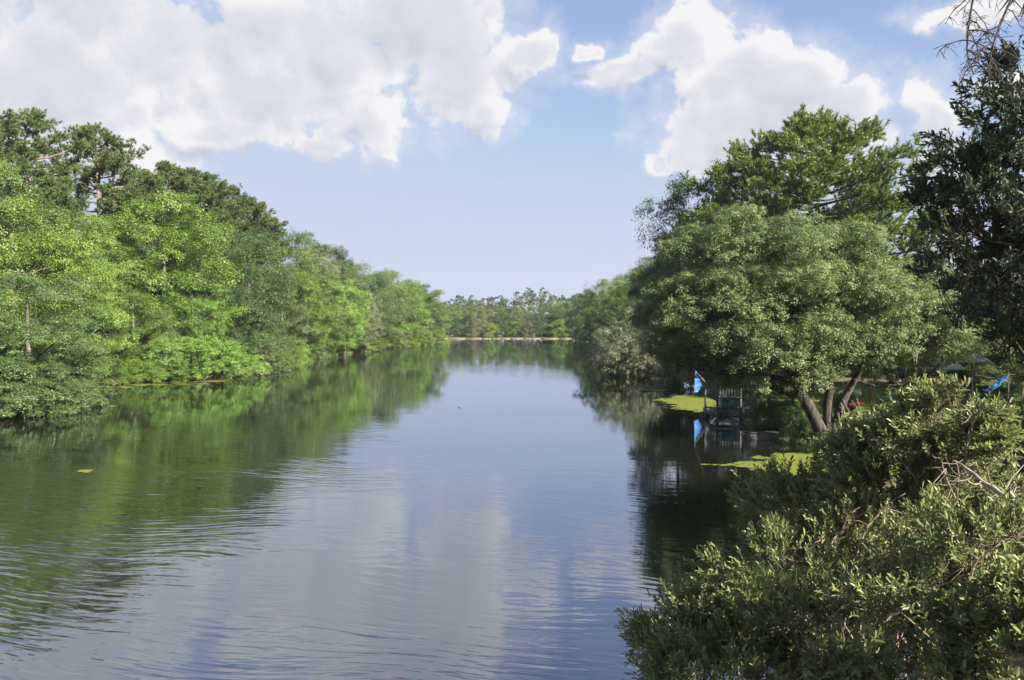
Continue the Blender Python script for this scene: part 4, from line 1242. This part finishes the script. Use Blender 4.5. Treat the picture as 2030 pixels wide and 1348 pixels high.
def umbrella(px, D, top_py, rad, mat, label, drop=0.62):
    b = W(px, 0, D); b[2] = gz(b[0], b[1]); topz = CAM_Z + (HY - top_py) / F_PX * D - b[2]
    t = thing('patio_umbrella', b, label, 'umbrella', 'patio umbrellas in the yard')
    g = Geo(); g.tube([(0, 0, 0), (0, 0, topz - 0.05)], 0.022, 8); link('pole', g.mesh('pole', WHITE, True), t)
    for k in range(8):
        a0, a1 = k * math.pi / 4, (k + 1) * math.pi / 4
        V, n = [], 5
        for i in range(n):
            s = i / (n - 1); r = rad * s; z = topz - drop * s ** 1.15
            for j in range(4):
                q = j / 3; an = a0 + (a1 - a0) * q
                rr_ = r * (1 - 0.06 * math.sin(q * math.pi))
                V.append((math.cos(an) * rr_ + (0.0 if s else 0.004 * math.cos(an)), math.sin(an) * rr_ + (0 if s else 0.004 * math.sin(an)), z - 0.03 * s * math.sin(q * math.pi)))
        idx = [(i * 4 + j, i * 4 + j + 1, i * 4 + j + 5, i * 4 + j + 4) for i in range(n - 1) for j in range(3)]
        link('canopy_panel', make_mesh('canopy_panel', V, np.array(idx), mat), t)
        g = Geo(); g.tube([(0, 0, topz - 0.06), (math.cos(a0) * rad * 0.99, math.sin(a0) * rad * 0.99, topz - drop - 0.03)], 0.009, 4); link('rib', g.mesh('rib', WHITE), t)
    g = Geo(); g.tube([(0, 0, topz - 0.02), (0, 0, topz + 0.06), (0, 0, topz + 0.09)], [0.03, 0.025, 0.005], 6); link('finial', g.mesh('finial', WHITE), t)


umbrella(1872, 47.5, 703, 1.25, UMB, 'blue-grey patio umbrella open above the round picnic table', 0.85)
umbrella(1930, 45.0, 697, 1.05, UMB2, 'olive patio umbrella right of the blue-grey umbrella', 0.6)

pbp = W(1944, 772, 40); pbp[2] = gz(pbp[0], pbp[1]) + 1.05
board = thing('paddle_board', pbp, 'thin turquoise paddle board on trestles behind the foreground bush', 'board', rz=0.3)
link('deck', hull(1.5, 0.5, 0.10).mesh('deck', TURQ, True), board)
for sx in (-0.45, 0.45):
    g = Geo(); g.tube([(sx, -0.2, -1.15), (sx, 0.0, 0.02), (sx, 0.2, -1.15)], 0.025, 5); link('trestle', g.mesh('trestle', WOOD_POLE), board)

bt0 = W(1985, 772, 27); gbt = gz(bt0[0], bt0[1])
bt2 = thing('hanging_tarp', (bt0[0], bt0[1], gbt), 'bright blue tarp slung beside the leaning golden trunk at the right edge', 'tarp')
zz = lambda py: CAM_Z + (HY - py) / F_PX * 27 - gbt
V, Fs = cloth((0.28, 0, zz(742)), (0.26, 0.5, zz(764)), (-0.35, 0.4, zz(778)), (-0.30, -0.1, zz(770)), 14, 0.10, 9)
link('sheet', make_mesh('sheet', V, Fs, TARP, None, True), bt2)
g = Geo(); g.tube([(0.28, 0, -0.1), (0.29, 0, zz(738))], 0.025, 6); link('pole', g.mesh('pole', WOOD_POLE), bt2)
g = Geo(); g.tube([(-0.32, 0.1, -0.1), (-0.33, 0.1, zz(766))], 0.025, 6); link('pole', g.mesh('pole', WOOD_POLE), bt2)
ct0 = W(1966, 806, 26); gct = gz(ct0[0], ct0[1])
ct = thing('covered_pile', (ct0[0], ct0[1], gct), 'pile under a pale blue sheet below the bright blue tarp', 'pile')
zc = CAM_Z + (HY - 798) / F_PX * 26 - gct
V, Fs = cloth((-0.22, -0.25, zc * 0.80), (0.24, -0.22, zc * 0.78), (0.2, 0.2, zc), (-0.16, 0.22, zc * 0.97), 14, 0.07, 12)
link('sheet', make_mesh('sheet', V, Fs, TARP_PALE, None, True), ct)
g = Geo(); g.box((-0.24, -0.22, -0.1), (0.28, 0.30, zc * 0.45)); g.box((-0.16, 0.0, zc * 0.45), (0.2, 0.28, zc * 0.82)); link('crate_stack', g.mesh('crate_stack', WOOD_POLE), ct)

cb = W(1515, 868, 37.6); 
blk = thing('concrete_block', (cb[0], cb[1], 0.0), 'grey concrete edging block at the waterline below the weeping shrub', 'block')
g = Geo(); g.box((-0.7, -0.2, -0.4), (0.7, 0.2, 0.30)); link('block', g.mesh('block', STONE_GREY), blk)
g = Geo(); g.box((-0.72, -0.22, 0.303), (0.72, 0.22, 0.36)); link('cap', g.mesh('cap', STONE_GREY), blk)

# ------------------------------------------------------------------ right foreground: evergreen, palm, bush
def leafy_bush(name, label, cat, seed, base, lobes, twig_len, leaf_len, leaves_per, mat, keep, asp=0.36, trunks=None, bark=None, spray=22, loose=0.34, crown='foliage', r0=0.05, twmat=None):
    """a near tree or shrub grown twig by twig: leaves spiral along each twig"""
    rng = np.random.default_rng(seed)
    base = np.asarray(base, float)
    t = thing(name, base, label, cat)
    B, A, Ln, centres, low = [], [], [], [], []
    for (px, py, rx, ry, D, rd, n) in lobes:
        c = W(px, py, D); ax = np.array([rx / F_PX * D, rd, ry / F_PX * D])
        d = unit(rng.normal(0, 1, (n, 3))); d[:, 2] = np.where(d[:, 2] < -0.5, -d[:, 2], d[:, 2])
        ns = max(6, n // spray)                       # twigs gather into sprays so the surface breaks into tufts and hollows
        sp = unit(rng.normal(0, 1, (ns, 3))); sp[:, 2] = np.where(sp[:, 2] < -0.4, -sp[:, 2], sp[:, 2])
        pick = rng.integers(0, ns, n)
        d = unit(sp[pick] + d * loose)
        rho = (0.52 + 0.56 * rng.random(ns)[pick] ** 0.8 + 0.22 * (rng.random(ns)[pick] > 0.88)) + rng.normal(0, 0.08, n)
        B.append(c + d * ax * rho[:, None] - base)
        A.append(unit(d * 0.75 + np.array([0, 0, 0.5]) + rng.normal(0, 0.38, (n, 3)) + (sp[pick] * 0.3)))
        Ln.append(twig_len * rng.uniform(0.55, 1.4, n))
        centres.append(c - base)
    B, A, Ln = np.concatenate(B), np.concatenate(A), np.concatenate(Ln)
    n = len(B); cc = np.array(centres)
    g = Geo(); gt = Geo()
    if trunks:
        tips = []
        for tk, rr0 in trunks:
            tk = np.array(tk, float) - base
            s = np.linspace(0, 1, 14) * (len(tk) - 1)
            pl = np.stack([np.interp(s, np.arange(len(tk)), tk[:, k]) for k in range(3)], -1)
            pl[1:-1] = (pl[:-2] + 2 * pl[1:-1] + pl[2:]) / 4 + rng.normal(0, 0.02, (12, 3))
            g.tube(pl, rr0 * np.linspace(1, 0.2, 14), 9); tips.append(pl)
        tips = np.concatenate(tips)
        for c in cc:
            a = tips[np.argmin(((tips - c) ** 2).sum(-1) + 3.0 * np.maximum(0, tips[:, 2] - c[2] + 0.4) ** 2)]
            g.tube(curve(a, c, rng, 0.12, 7), np.linspace(r0, r0 * 0.4, 7), 6)
    else:
        for c in cc:
            st = np.array([c[0] * 0.6 + rng.normal(0, .15), c[1] * 0.6 + 0.5 + rng.normal(0, .15), -0.3])
            g.tube(curve(st, c * [1, 1, 0.86], rng, 0.10, 8), np.linspace(r0, r0 * 0.35, 8), 6)
    near = np.argmin(((B[:, None] - cc[None]) ** 2).sum(-1), 1)
    lab, M = kmeans(B, 150, rng, 3)
    for j in range(len(M)):
        if not (lab == j).any(): continue
        c = cc[near[lab == j][0]]
        g.tube(curve(c * [1, 1, 0.9] + rng.normal(0, 0.1, 3), M[j], rng, 0.15, 6), np.linspace(r0 * 0.26, r0 * 0.11, 6), 5)
    for i in range(n):
        if i % 2 == 0:
            gt.tube(curve(M[lab[i]], B[i], rng, 0.16, 3), [0.005, 0.004, 0.0035], 3)
        gt.tube(np.stack([B[i], B[i] + A[i] * Ln[i] * 0.5 + rng.normal(0, .01, 3), B[i] + A[i] * Ln[i]]), [0.0038, 0.003, 0.0018], 3)
    link('branches' if not trunks else 'trunk', g.mesh('branches', bark or TWIG, True), t)
    set_props(link('twigs', gt.mesh('twigs', twmat or TWIG), t), kind='stuff')
    m = leaves_per
    s = (np.arange(m) + 0.6) / m
    ref = unit(np.cross(A, rng.normal(0, 1, (n, 3)))); ref2 = np.cross(A, ref)
    ph = np.arange(m) * 2.399 + rng.uniform(0, 6.28, (n, 1))
    rad = ref[:, None, :] * np.cos(ph)[..., None] + ref2[:, None, :] * np.sin(ph)[..., None]
    ang = (0.95 - 0.5 * s)[None, :, None] + rng.normal(0, 0.12, (n, m, 1))
    U = unit(A[:, None, :] * np.cos(ang) + rad * np.sin(ang) + rng.normal(0, 0.10, (n, m, 3)))
    P = B[:, None, :] + A[:, None, :] * (Ln[:, None] * (0.15 + 0.85 * s)[None, :])[..., None]
    Nn = unit(A[:, None, :] + rng.normal(0, 0.25, (n, m, 3)) + np.array([0, 0, 0.25]))
    L = leaf_len * rng.uniform(0.75, 1.25, (n, 1)) * rng.uniform(0.6, 1.25, (n, m)) * (0.75 + 0.25 * np.sin(s * 2.6))[None, :]
    tint = np.clip(0.45 + rng.normal(0, 0.22, (n, 1)) + rng.normal(0, 0.14, (n, m)) + 0.22 * (s[None, :] - 0.5), 0, 1)
    f = lambda x: x.reshape(-1, 3)
    crown_with_leaf_parts(t, base, (f(P), f(U), f(Nn), L.ravel(), tint.ravel(), asp), mat, keep, 6000, crown)
    return t


eb = np.array([10.2, 14.0, 0.0]); eb[2] = gz(eb[0], eb[1]) - 0.1
ever_lobes = [(2015, 175, 60, 60, 13.2, 0.7, 150), (1965, 270, 80, 60, 13.0, 0.8, 200), (1930, 370, 90, 60, 12.8, 0.9, 230), (2040, 320, 90, 110, 13.6, 1.2, 330), (1880, 420, 75, 50, 12.7, 0.8, 170),
              (1960, 480, 110, 85, 13.0, 1.1, 330), (2045, 560, 90, 110, 13.4, 1.2, 330), (1985, 640, 75, 75, 13.0, 1.0, 240), (2130, 380, 110, 260, 14.5, 1.6, 420), (1905, 550, 50, 50, 12.8, .7, 110), (2050, 690, 70, 40, 13.2, .8, 120)]
leafy_bush('evergreen_tree', 'tall dark glossy-leaved evergreen filling the right photo edge', 'tree', 104, eb, ever_lobes, 0.30, 0.115, 11, LEAF['glossy'], 300, 0.38,
           [([eb, W(2080, 700, 14), W(2070, 550, 14), W(2060, 380, 14), W(2030, 240, 13.6), W(2015, 150, 13.4)], 0.15), ([eb + [.2, .2, 0], W(2140, 600, 14.4), W(2160, 400, 14.6), W(2170, 250, 14.8)], 0.12)],
           BARK_DARK, 14, 0.30, 'crown', 0.045, TWIG_DARK)

# trees standing to the right of the view; their shade falls over the yard
plant('evergreen_tree', 'b4', 16.3, 8.8, 15.0, 0.8, 'dark', 'dark tree beside the tall evergreen, just outside the right photo edge', 'tree')

for i, (x, y, h) in enumerate([(36.0, 45.5, 13), (33.0, 38.0, 12.5), (39.5, 52.0, 14), (29.0, 31.0, 9.5)]):
    plant('broadleaf_tree', ['b2', 'b4', 'b1', 'b2'][i], x, y, h, 1.0, 'dark', ['nearest but one', 'second', 'farthest', 'nearest'][i] + ' of the yard trees standing outside the right photo edge', 'tree', 'yard trees outside the right photo edge')

plant('broadleaf_tree', 'b2', 18.2, 13.8, 13.0, 0.85, 'dark', 'dark tree between the evergreen and the yard trees outside the right photo edge', 'tree')

# palm with hanging flower stalks at the top right
qb = np.array([8.9, 11.0, 0.0]); qb[2] = gz(qb[0], qb[1]) - 0.1
sabal = thing('sabal_palm', qb, 'tall palm at the top right with dead fronds and hanging branched stalks', 'palm')
top = np.array([W(2185, -165, 11)[0], 11, W(2185, -165, 11)[2]]) - qb
g = Geo(); g.tube([(0, 0, 0), top * [0.3, 0.3, 0.33], top * [0.6, 0.6, 0.66], top], [0.20, 0.17, 0.16, 0.18], 10); link('trunk', g.mesh('trunk', BARK, True), sabal)
rq = np.random.default_rng(19)
fl_ = [fan_frond(rq, 1.0, 25, d, 0.3) for d in (0.3, 0.5, 0.8)]
fd_ = [fan_frond(rq, 0.8, 21, d, 0.1, 1.5, 'deadpalm') for d in (0.5, 0.9)]
for k in range(26):
    az = k * 2.399 + 0.3; dead = k >= 16
    tilt = rq.uniform(-1.30, -0.75) if dead else rq.uniform(-0.35, 1.2)
    ln = rq.uniform(0.55, 0.85) if dead else rq.uniform(0.8, 1.1)
    d = np.array([math.cos(az) * math.cos(tilt), math.sin(az) * math.cos(tilt), math.sin(tilt)])
    e = top + d * ln
    g = Geo(); g.tube([top, (top + e) / 2 + [0, 0, 0.06], e], [0.022, 0.017, 0.012], 4)
    st = link('stalk', g.mesh('stalk', LEAF['deadpalm' if dead else 'palm']), sabal)
    o = link('frond', (fd_ if dead else fl_)[k % 2], st); o.matrix_basis = frond_matrix(e, az, tilt - 0.15, rq.normal(0, 0.2))


def droop_stalk(path, seed, nbr, name):
    rng = np.random.default_rng(seed)
    path = np.asarray(path) - qb
    s = np.linspace(0, len(path) - 1, 18)
    pl = np.stack([np.interp(s, np.arange(len(path)), path[:, k]) for k in range(3)], -1)
    pl[1:-1] = (pl[:-2] + pl[1:-1] * 2 + pl[2:]) / 4
    g = Geo(); g.tube(pl, np.linspace(0.026, 0.007, 18), 5)
    for b in range(nbr):
        i = 6 + int((b + rng.random()) / nbr * 11); i = min(i, 16)
        side = rng.choice([-1, 1])
        L = rng.uniform(0.28, 0.62) * (1 - 0.03 * (i - 6))
        d0 = unit(np.array([side * rng.uniform(0.4, 1.0), rng.normal(0, 0.5), rng.uniform(-0.6, 0.2)]))
        t = np.linspace(0, 1, 7)[:, None]
        br = pl[i] + d0 * L * t + np.array([-side * 0.12, 0, -0.55]) * L * t * t + rng.normal(0, 0.012, (7, 3)) * t
        g.tube(br, np.linspace(0.010, 0.0042, 7), 4)
        for _ in range(9):
            j = rng.integers(1, 6)
            d1 = unit(np.array([rng.normal(0, 1), rng.normal(0, 0.8), rng.normal(-0.4, 0.6)]))
            l1 = rng.uniform(0.06, 0.22)
            tw = br[j] + d1 * l1 * np.linspace(0, 1, 4)[:, None] + np.array([0, 0, -0.3]) * l1 * (np.linspace(0, 1, 4) ** 2)[:, None]
            g.tube(tw, np.linspace(0.0050, 0.0030, 4), 3)
            if rng.random() < 0.5:
                d2 = unit(d1 + rng.normal(0, 0.8, 3)); g.tube(np.stack([tw[2], tw[2] + d2 * l1 * 0.5]), [0.0040, 0.0026], 3)
    link(name, g.mesh(name, TWIG_DARK), sabal)


tw0 = top + qb
droop_stalk([tw0, W(2070, -130, 10.8), W(1985, -110, 10.5), W(1930, -50, 10.4), W(1915, 20, 10.4), W(1909, 70, 10.4), W(1906, 115, 10.4), W(1922, 152, 10.4)], 51, 22, 'flower_stalk')
droop_stalk([tw0, W(2060, -60, 10.7), W(2005, -20, 10.5), W(1980, 35, 10.5), W(1963, 80, 10.5), W(1953, 120, 10.5), W(1950, 165, 10.5)], 52, 11, 'flower_stalk')


bush_lobes = [
    (1450, 1285, 155, 76, 8.6, 1.0, 500), (1345, 1325, 75, 55, 8.8, 0.7, 160), (1595, 1195, 122, 95, 8.4, 1.0, 400),
    (1615, 1045, 100, 75, 9.6, 0.9, 360), (1735, 968, 112, 72, 9.4, 1.0, 380), (1845, 890, 90, 58, 8.8, 0.8, 300),
    (1885, 835, 60, 48, 8.4, 0.5, 150), (1790, 900, 95, 55, 9.0, 0.8, 300), (1890, 880, 75, 50, 8.4, 0.6, 200), (1720, 1090, 150, 90, 8.6, 1.0, 420), (1680, 1290, 190, 100, 7.2, 0.9, 460),
    (1960, 1130, 120, 90, 6.4, 0.8, 320), (1870, 1250, 170, 100, 6.4, 0.8, 400), (2010, 1290, 90, 100, 5.8, 0.6, 220), (1790, 1010, 110, 70, 8.6, 0.7, 220),
    (1480, 1380, 190, 85, 8.0, 1.0, 620), (1400, 1330, 110, 60, 8.5, 0.8, 260), (1750, 1420, 240, 80, 6.8, 1.0, 420), (1650, 1160, 160, 120, 9.8, 0.8, 300), (1900, 1000, 130, 90, 8.8, 0.8, 240), (2000, 1420, 120, 80, 5.8, 0.7, 160),
]
leafy_bush('myrtle_bush', 'large sunlit grey-green bush filling the lower right foreground', 'bush', 201, (5.2, 9.6, gz(6.8, 9.6) * 0 - 0.4), bush_lobes, 0.27, 0.070, 14, LEAF['myrtle'], 300, 0.36, r0=0.030, spray=26, loose=0.31)

# broken grey limb lying through the bush, and bare twisted stems
rb = np.random.default_rng(31)
a, b = W(1895, 915, 7.6), W(2035, 1010, 6.6)
g = Geo(); pl = curve(a, b, rb, 0.04, 9); pl = np.concatenate([pl, [b + [0.5, -0.3, -0.35], b + [1.1, -0.6, -0.9], b + [1.5, -0.7, -2.0], b + [1.7, -0.7, -4.3]]])
limb = thing('broken_limb', pl[-1], 'thick grey broken limb lying through the foreground bush near the right edge', 'limb')
g.tube(pl - pl[-1], np.concatenate([np.linspace(0.012, 0.030, 9), [0.034, 0.04, 0.05, 0.06]]), 9); link('stem', g.mesh('stem', BARK_PALE, True), limb)
for k in range(5):
    p = pl[2 + k] - pl[-1]; e = p + np.array([rb.normal(0, .25), rb.normal(0, .1), rb.uniform(-.3, .3)])
    g = Geo(); g.tube(curve(p, e, rb, 0.25, 6), np.linspace(0.007, 0.003, 6), 5); link('side_twig', g.mesh('side_twig', BARK_PALE, True), limb)
stems = thing('bare_shrub', W(1800, 1348, 7.6) * [1, 1, 0] + np.array([0, 0, gz(4.0, 7.6)]), 'leafless shrub with pinkish arching stems in the hollow of the foreground bush', 'shrub')
sb = np.array(stems.location)
for k, (p0, p1, D) in enumerate([((1640, 1130), (1740, 1010), 8.0), ((1655, 1110), (1690, 1000), 8.1), ((1700, 1120), (1800, 980), 7.8), ((1755, 1090), (1850, 960), 7.7), ((1790, 1110), (1880, 930), 7.5),
                                ((1880, 1040), (1900, 915), 7.4), ((1860, 1050), (1915, 940), 7.4), ((1905, 1000), (1880, 900), 7.5), ((1730, 1140), (1830, 1040), 7.6), ((1660, 1200), (1800, 1130), 7.0),
                                ((1840, 1140), (1960, 1080), 6.3), ((1640, 1060), (1560, 1090), 8.4), ((1560, 1150), (1640, 1050), 8.6), ((1500, 1230), (1600, 1130), 8.0), ((1950, 960), (1925, 850), 7.9), ((1915, 900), (1900, 800), 7.8), ((1760, 1240), (1880, 1160), 6.6), ((1420, 1330), (1520, 1220), 7.9), ((1620, 1260), (1700, 1170), 7.2), ((1850, 1000), (1780, 900), 8.4), ((1960, 1060), (2020, 960), 6.4), ((1580, 1000), (1680, 930), 9.2), ((1700, 1300), (1640, 1200), 6.8), ((1930, 1210), (1990, 1080), 6.0)]):
    a, b = W(*p0, D) - sb, W(*p1, D - 0.1) - sb
    g = Geo(); pl = curve(a, b, rb, 0.28, 9); g.tube(pl, np.linspace(0.010, 0.004, 9), 5)
    for q in (3, 5, 6):
        g.tube(curve(pl[q], pl[q] + rb.normal(0, 0.12, 3), rb, 0.3, 5), np.linspace(0.005, 0.002, 5), 4)
    if k == 0: g.tube(curve(np.zeros(3), a, rb, 0.1, 7), np.linspace(0.03, 0.011, 7), 6)
    link('stem', g.mesh('stem', TWIG, True), stems)

# ------------------------------------------------------------------ duckweed, shore grass, floating bits
def weed_patch(name, label, poly, n, size, mat, seed, stretch=(1, 1), dens=0.45):
    """flat floating fronds scattered with uneven density in an outline given in photo pixels on the water"""
    rng = np.random.default_rng(seed)
    pts = []
    for px, py in poly:    # noqa
        D = CAM_Z * F_PX / (py - HY); pts.append(((px - CX) / F_PX * D, D))
    pts = np.array(pts)
    lo, hi = pts.min(0), pts.max(0)
    X = rng.uniform(lo[0], hi[0], n * 4); Y = rng.uniform(lo[1], hi[1], n * 4)
    ins = np.zeros(len(X), bool); j = len(pts) - 1
    for i in range(len(pts)):
        c = ((pts[i, 1] > Y) != (pts[j, 1] > Y)) & (X < (pts[j, 0] - pts[i, 0]) * (Y - pts[i, 1]) / (pts[j, 1] - pts[i, 1] + 1e-9) + pts[i, 0])
        ins ^= c; j = i
    ph = rng.uniform(0, 6.28, 8)
    nz = (np.sin(X * 1.3 + ph[0] + np.sin(Y * 0.9 + ph[1])) + np.sin(Y * 2.2 + ph[2] + 1.4 * np.sin(X * 0.7 + ph[3])) + 0.8 * np.sin(X * 3.1 + Y * 2.4 + ph[4]) + 0.6 * np.sin(Y * 5.3 - X * 1.1 + ph[5])) / 3.4
    ed = np.full(len(X), 1e9)
    for i in range(len(pts)):
        p, q2 = pts[i - 1], pts[i]; e = q2 - p
        tt = np.clip(((X - p[0]) * e[0] + (Y - p[1]) * e[1]) / (e @ e), 0, 1)
        ed = np.minimum(ed, np.hypot(X - p[0] - tt * e[0], Y - p[1] - tt * e[1]))
    ed = ed / (0.35 * min(hi - lo))
    st = (np.sin(Y * 7.1 + 2.2 * np.sin(X * 0.9 + ph[6]) + ph[7]) + np.sin(X * 2.3 + Y * 3.7 + ph[1]) + np.sin(X * 5.9 - Y * 6.3 + 1.5 * np.sin(Y * 2 + ph[3])) + 0.7 * np.sin(X * 11.0 + 3 * np.sin(Y * 5))) / 3.7
    keepv = dens * np.clip(ed * 1.5, 0, 1) + 0.45 * nz + 0.38 * st
    ok = ins & (rng.random(len(X)) < np.clip((keepv - 0.30) * 2.6, 0.0, 1))
    X, Y = X[ok][:n], Y[ok][:n]; m = len(X)
    a = rng.uniform(0, 6.28, m); r = size * rng.uniform(0.5, 1.5, m)
    an = a[:, None] + np.arange(6) / 6 * 2 * np.pi
    rr_ = r[:, None] * rng.uniform(0.6, 1.2, (m, 6))
    cx, cy = (lo + hi) / 2
    V = np.stack([X[:, None] + np.cos(an) * rr_ * stretch[0] - cx, Y[:, None] + np.sin(an) * rr_ * stretch[1] - cy, np.broadcast_to(0.004 + 0.006 * rng.random((m, 1)), (m, 6))], -1).reshape(-1, 3)
    o = link(name, make_mesh(name, V, np.arange(m * 6).reshape(m, 6), LEAF[mat], np.repeat(np.clip(rng.normal(0.5, 0.25, m), 0, 1), 6)), None, (cx, cy, 0))
    return set_props(o, label, 'duckweed', kind='stuff')


weed_patch('duckweed', 'bright yellow-green duckweed sheet left of the dock', [(1292, 792), (1330, 783), (1425, 785), (1440, 800), (1425, 818), (1380, 820), (1320, 808)], 16000, 0.062, 'duck', 1, dens=0.95)
weed_patch('duckweed', 'streaky sunlit duckweed in front of the leaning oak trunk', [(1390, 922), (1470, 902), (1560, 894), (1650, 896), (1690, 930), (1640, 975), (1560, 962), (1480, 938)], 22000, 0.036, 'duck', 2, (1.5, 0.8), 0.72)
weed_patch('duckweed', 'thin grey-green duckweed film in front of the dock', [(1405, 838), (1450, 832), (1520, 838), (1540, 862), (1480, 868), (1420, 858)], 3500, 0.07, 'duckgrey', 3, (1.4, 0.9), 0.35)
weed_patch('duckweed', 'loose duckweed below the near foreground bush edge', [(1380, 1140), (1430, 1125), (1500, 1120), (1520, 1160), (1440, 1165)], 1600, 0.018, 'duckgrey', 4, (1.6, 0.8), 0.2)
weed_patch('duckweed', 'duckweed fringe in the inlet of the left bank', [(185, 772), (250, 758), (330, 757), (480, 748), (590, 735), (470, 757), (330, 768), (240, 771)], 5000, 0.11, 'duck', 5, (1.8, 0.8), 0.5)
weed_patch('duckweed', 'thin duckweed line along the far left waterline', [(590, 722), (700, 702), (800, 690), (870, 685), (800, 693), (700, 707), (600, 728)], 2500, 0.16, 'duckgrey', 6, (2.0, 0.8), 0.4)
weed_patch('duckweed', 'small pale floating weed raft in the open water near the left edge', [(136, 938), (155, 932), (188, 933), (170, 940)], 260, 0.05, 'duck', 7, (1.5, 0.8), 0.8)
weed_patch('duckweed', 'small floating weed raft off the overhanging left tree', [(205, 806), (220, 803), (235, 805), (222, 808)], 120, 0.07, 'duckgrey', 8, (1.5, 0.8), 0.8)
weed_patch('duckweed', 'pale duckweed film on the far water behind the mossy leaning tree', [(1250, 758), (1290, 752), (1330, 756), (1340, 775), (1290, 780), (1262, 772)], 3000, 0.11, 'duckgrey', 9, (1.5, 0.8), 0.5)

rgz = np.random.default_rng(66)
ng = 16000
yy = rgz.uniform(20, 90, ng)
sx = np.interp(yy, RS[:, 0], RS[:, 1]); xx = sx + rgz.gamma(1.6, 1.6, ng) - 0.4
zz_ = ground_z(xx, yy)
ok = (zz_ > -0.05) & (np.sin(xx * 1.7 + yy * 0.6) + np.sin(yy * 1.9) + rgz.normal(0, 0.7, ng) > -0.3)
xx, yy, zz_ = xx[ok], yy[ok], zz_[ok]; ng = len(xx)
U = unit(np.stack([rgz.normal(0, .35, ng), rgz.normal(0, .35, ng), np.ones(ng)], -1))
Nn = unit(np.stack([rgz.normal(0, 1, ng), rgz.normal(0, 1, ng), np.zeros(ng)], -1))
V, Fq, k = leaf_cards(np.stack([xx, yy, zz_ - 0.02], -1), U, Nn, rgz.uniform(0.12, 0.42, ng), np.full(ng, 0.03))
set_props(link('bank_grass', make_mesh('bank_grass', V, Fq, LEAF['grass'], np.repeat(rgz.random(ng), k))), 'tufts of grass along the right bank and lawn', 'grass', kind='stuff')

rl = np.random.default_rng(67)
nl_ = 15000
yy = rl.uniform(44, 182, nl_)
xx = np.interp(yy, LS[:, 0], LS[:, 1]) + 0.5 - rl.gamma(1.4, 0.5, nl_)
ok = np.sin(yy * 1.3) + np.sin(yy * 3.1 + 1) + rl.normal(0, 0.6, nl_) > -0.2
xx, yy = xx[ok], yy[ok]; nl_ = len(xx)
U = unit(np.stack([rl.normal(0, .4, nl_), rl.normal(0, .4, nl_), np.ones(nl_)], -1))
Nn = unit(np.stack([rl.normal(0, 1, nl_), rl.normal(0, 1, nl_), np.zeros(nl_)], -1))
V, Fq, k = leaf_cards(np.stack([xx, yy, np.maximum(ground_z(xx, yy), -0.05) - 0.02], -1), U, Nn, rl.uniform(0.15, 0.7, nl_), np.full(nl_, 0.05))
set_props(link('waterline_reeds', make_mesh('waterline_reeds', V, Fq, LEAF['grass'], np.repeat(rl.random(nl_), k))), 'reedy grass along the left waterline', 'reeds', kind='stuff')
for i, (px, D, lab) in enumerate([(205, 66, 'pale fallen branch in the duckweed of the left inlet'), (395, 74, 'pale fallen branch at the foot of the lime shrubs'), (500, 83, 'dead branch dipping in the water below the big dark oak'),
                                  (640, 117, 'dead branch in the water midway along the left bank'), (140, 49.5, 'dead branch under the nearest overhanging left tree'), (760, 150, 'dead branch in the water near the far end of the left bank')]):
    p = W(px, 0, D); p[2] = 0.0
    g = Geo(); d = np.array([rl.uniform(0.6, 1.6), rl.normal(-0.6, 0.5), rl.uniform(0.1, 0.9)])
    pl = curve(-d * 0.6, d, rl, 0.15, 8); pl[0, 2] = -0.3
    g.tube(pl, np.linspace(0.07, 0.02, 8), 6)
    for q in (3, 4, 5, 6):
        g.tube(curve(pl[q], pl[q] + np.array([rl.normal(0, .4), rl.normal(0, .4), rl.uniform(-.2, .7)]), rl, 0.2, 5), np.linspace(0.03, 0.01, 5), 4)
    set_props(link('fallen_branch', g.mesh('fallen_branch', BARK_PALE, True), None, p), lab, 'branch', 'fallen branches on the left waterline')

st_ = W(910, 808, 51); st_[2] = 0.0
g = Geo(); g.tube([(-0.18, 0, 0.0), (0, 0.02, 0.03), (0.12, 0, 0.10), (0.16, 0, 0.16)], [0.03, 0.035, 0.025, 0.012], 6)
fs = link('floating_stick', g.mesh('floating_stick', TWIG_DARK, True), None, st_)
fs.scale = (0.6, 0.6, 0.6)
set_props(fs, 'small dark stick floating alone in mid river', 'stick')

# ------------------------------------------------------------------ air
m, a, out = mat_new('haze_air')
pv = a.n('ShaderNodeVolumePrincipled')
pv.inputs['Color'].default_value = (0.90, 0.94, 1.0, 1)
pv.inputs['Density'].default_value = 0.00015
pv.inputs['Anisotropy'].default_value = 0.2
a.put(out.inputs['Volume'], pv.outputs[0])
g = Geo(); g.box((-360, -90, -2.5), (360, 760, 46)); hz = link('haze', g.mesh('haze', m)); set_props(hz, kind='stuff')
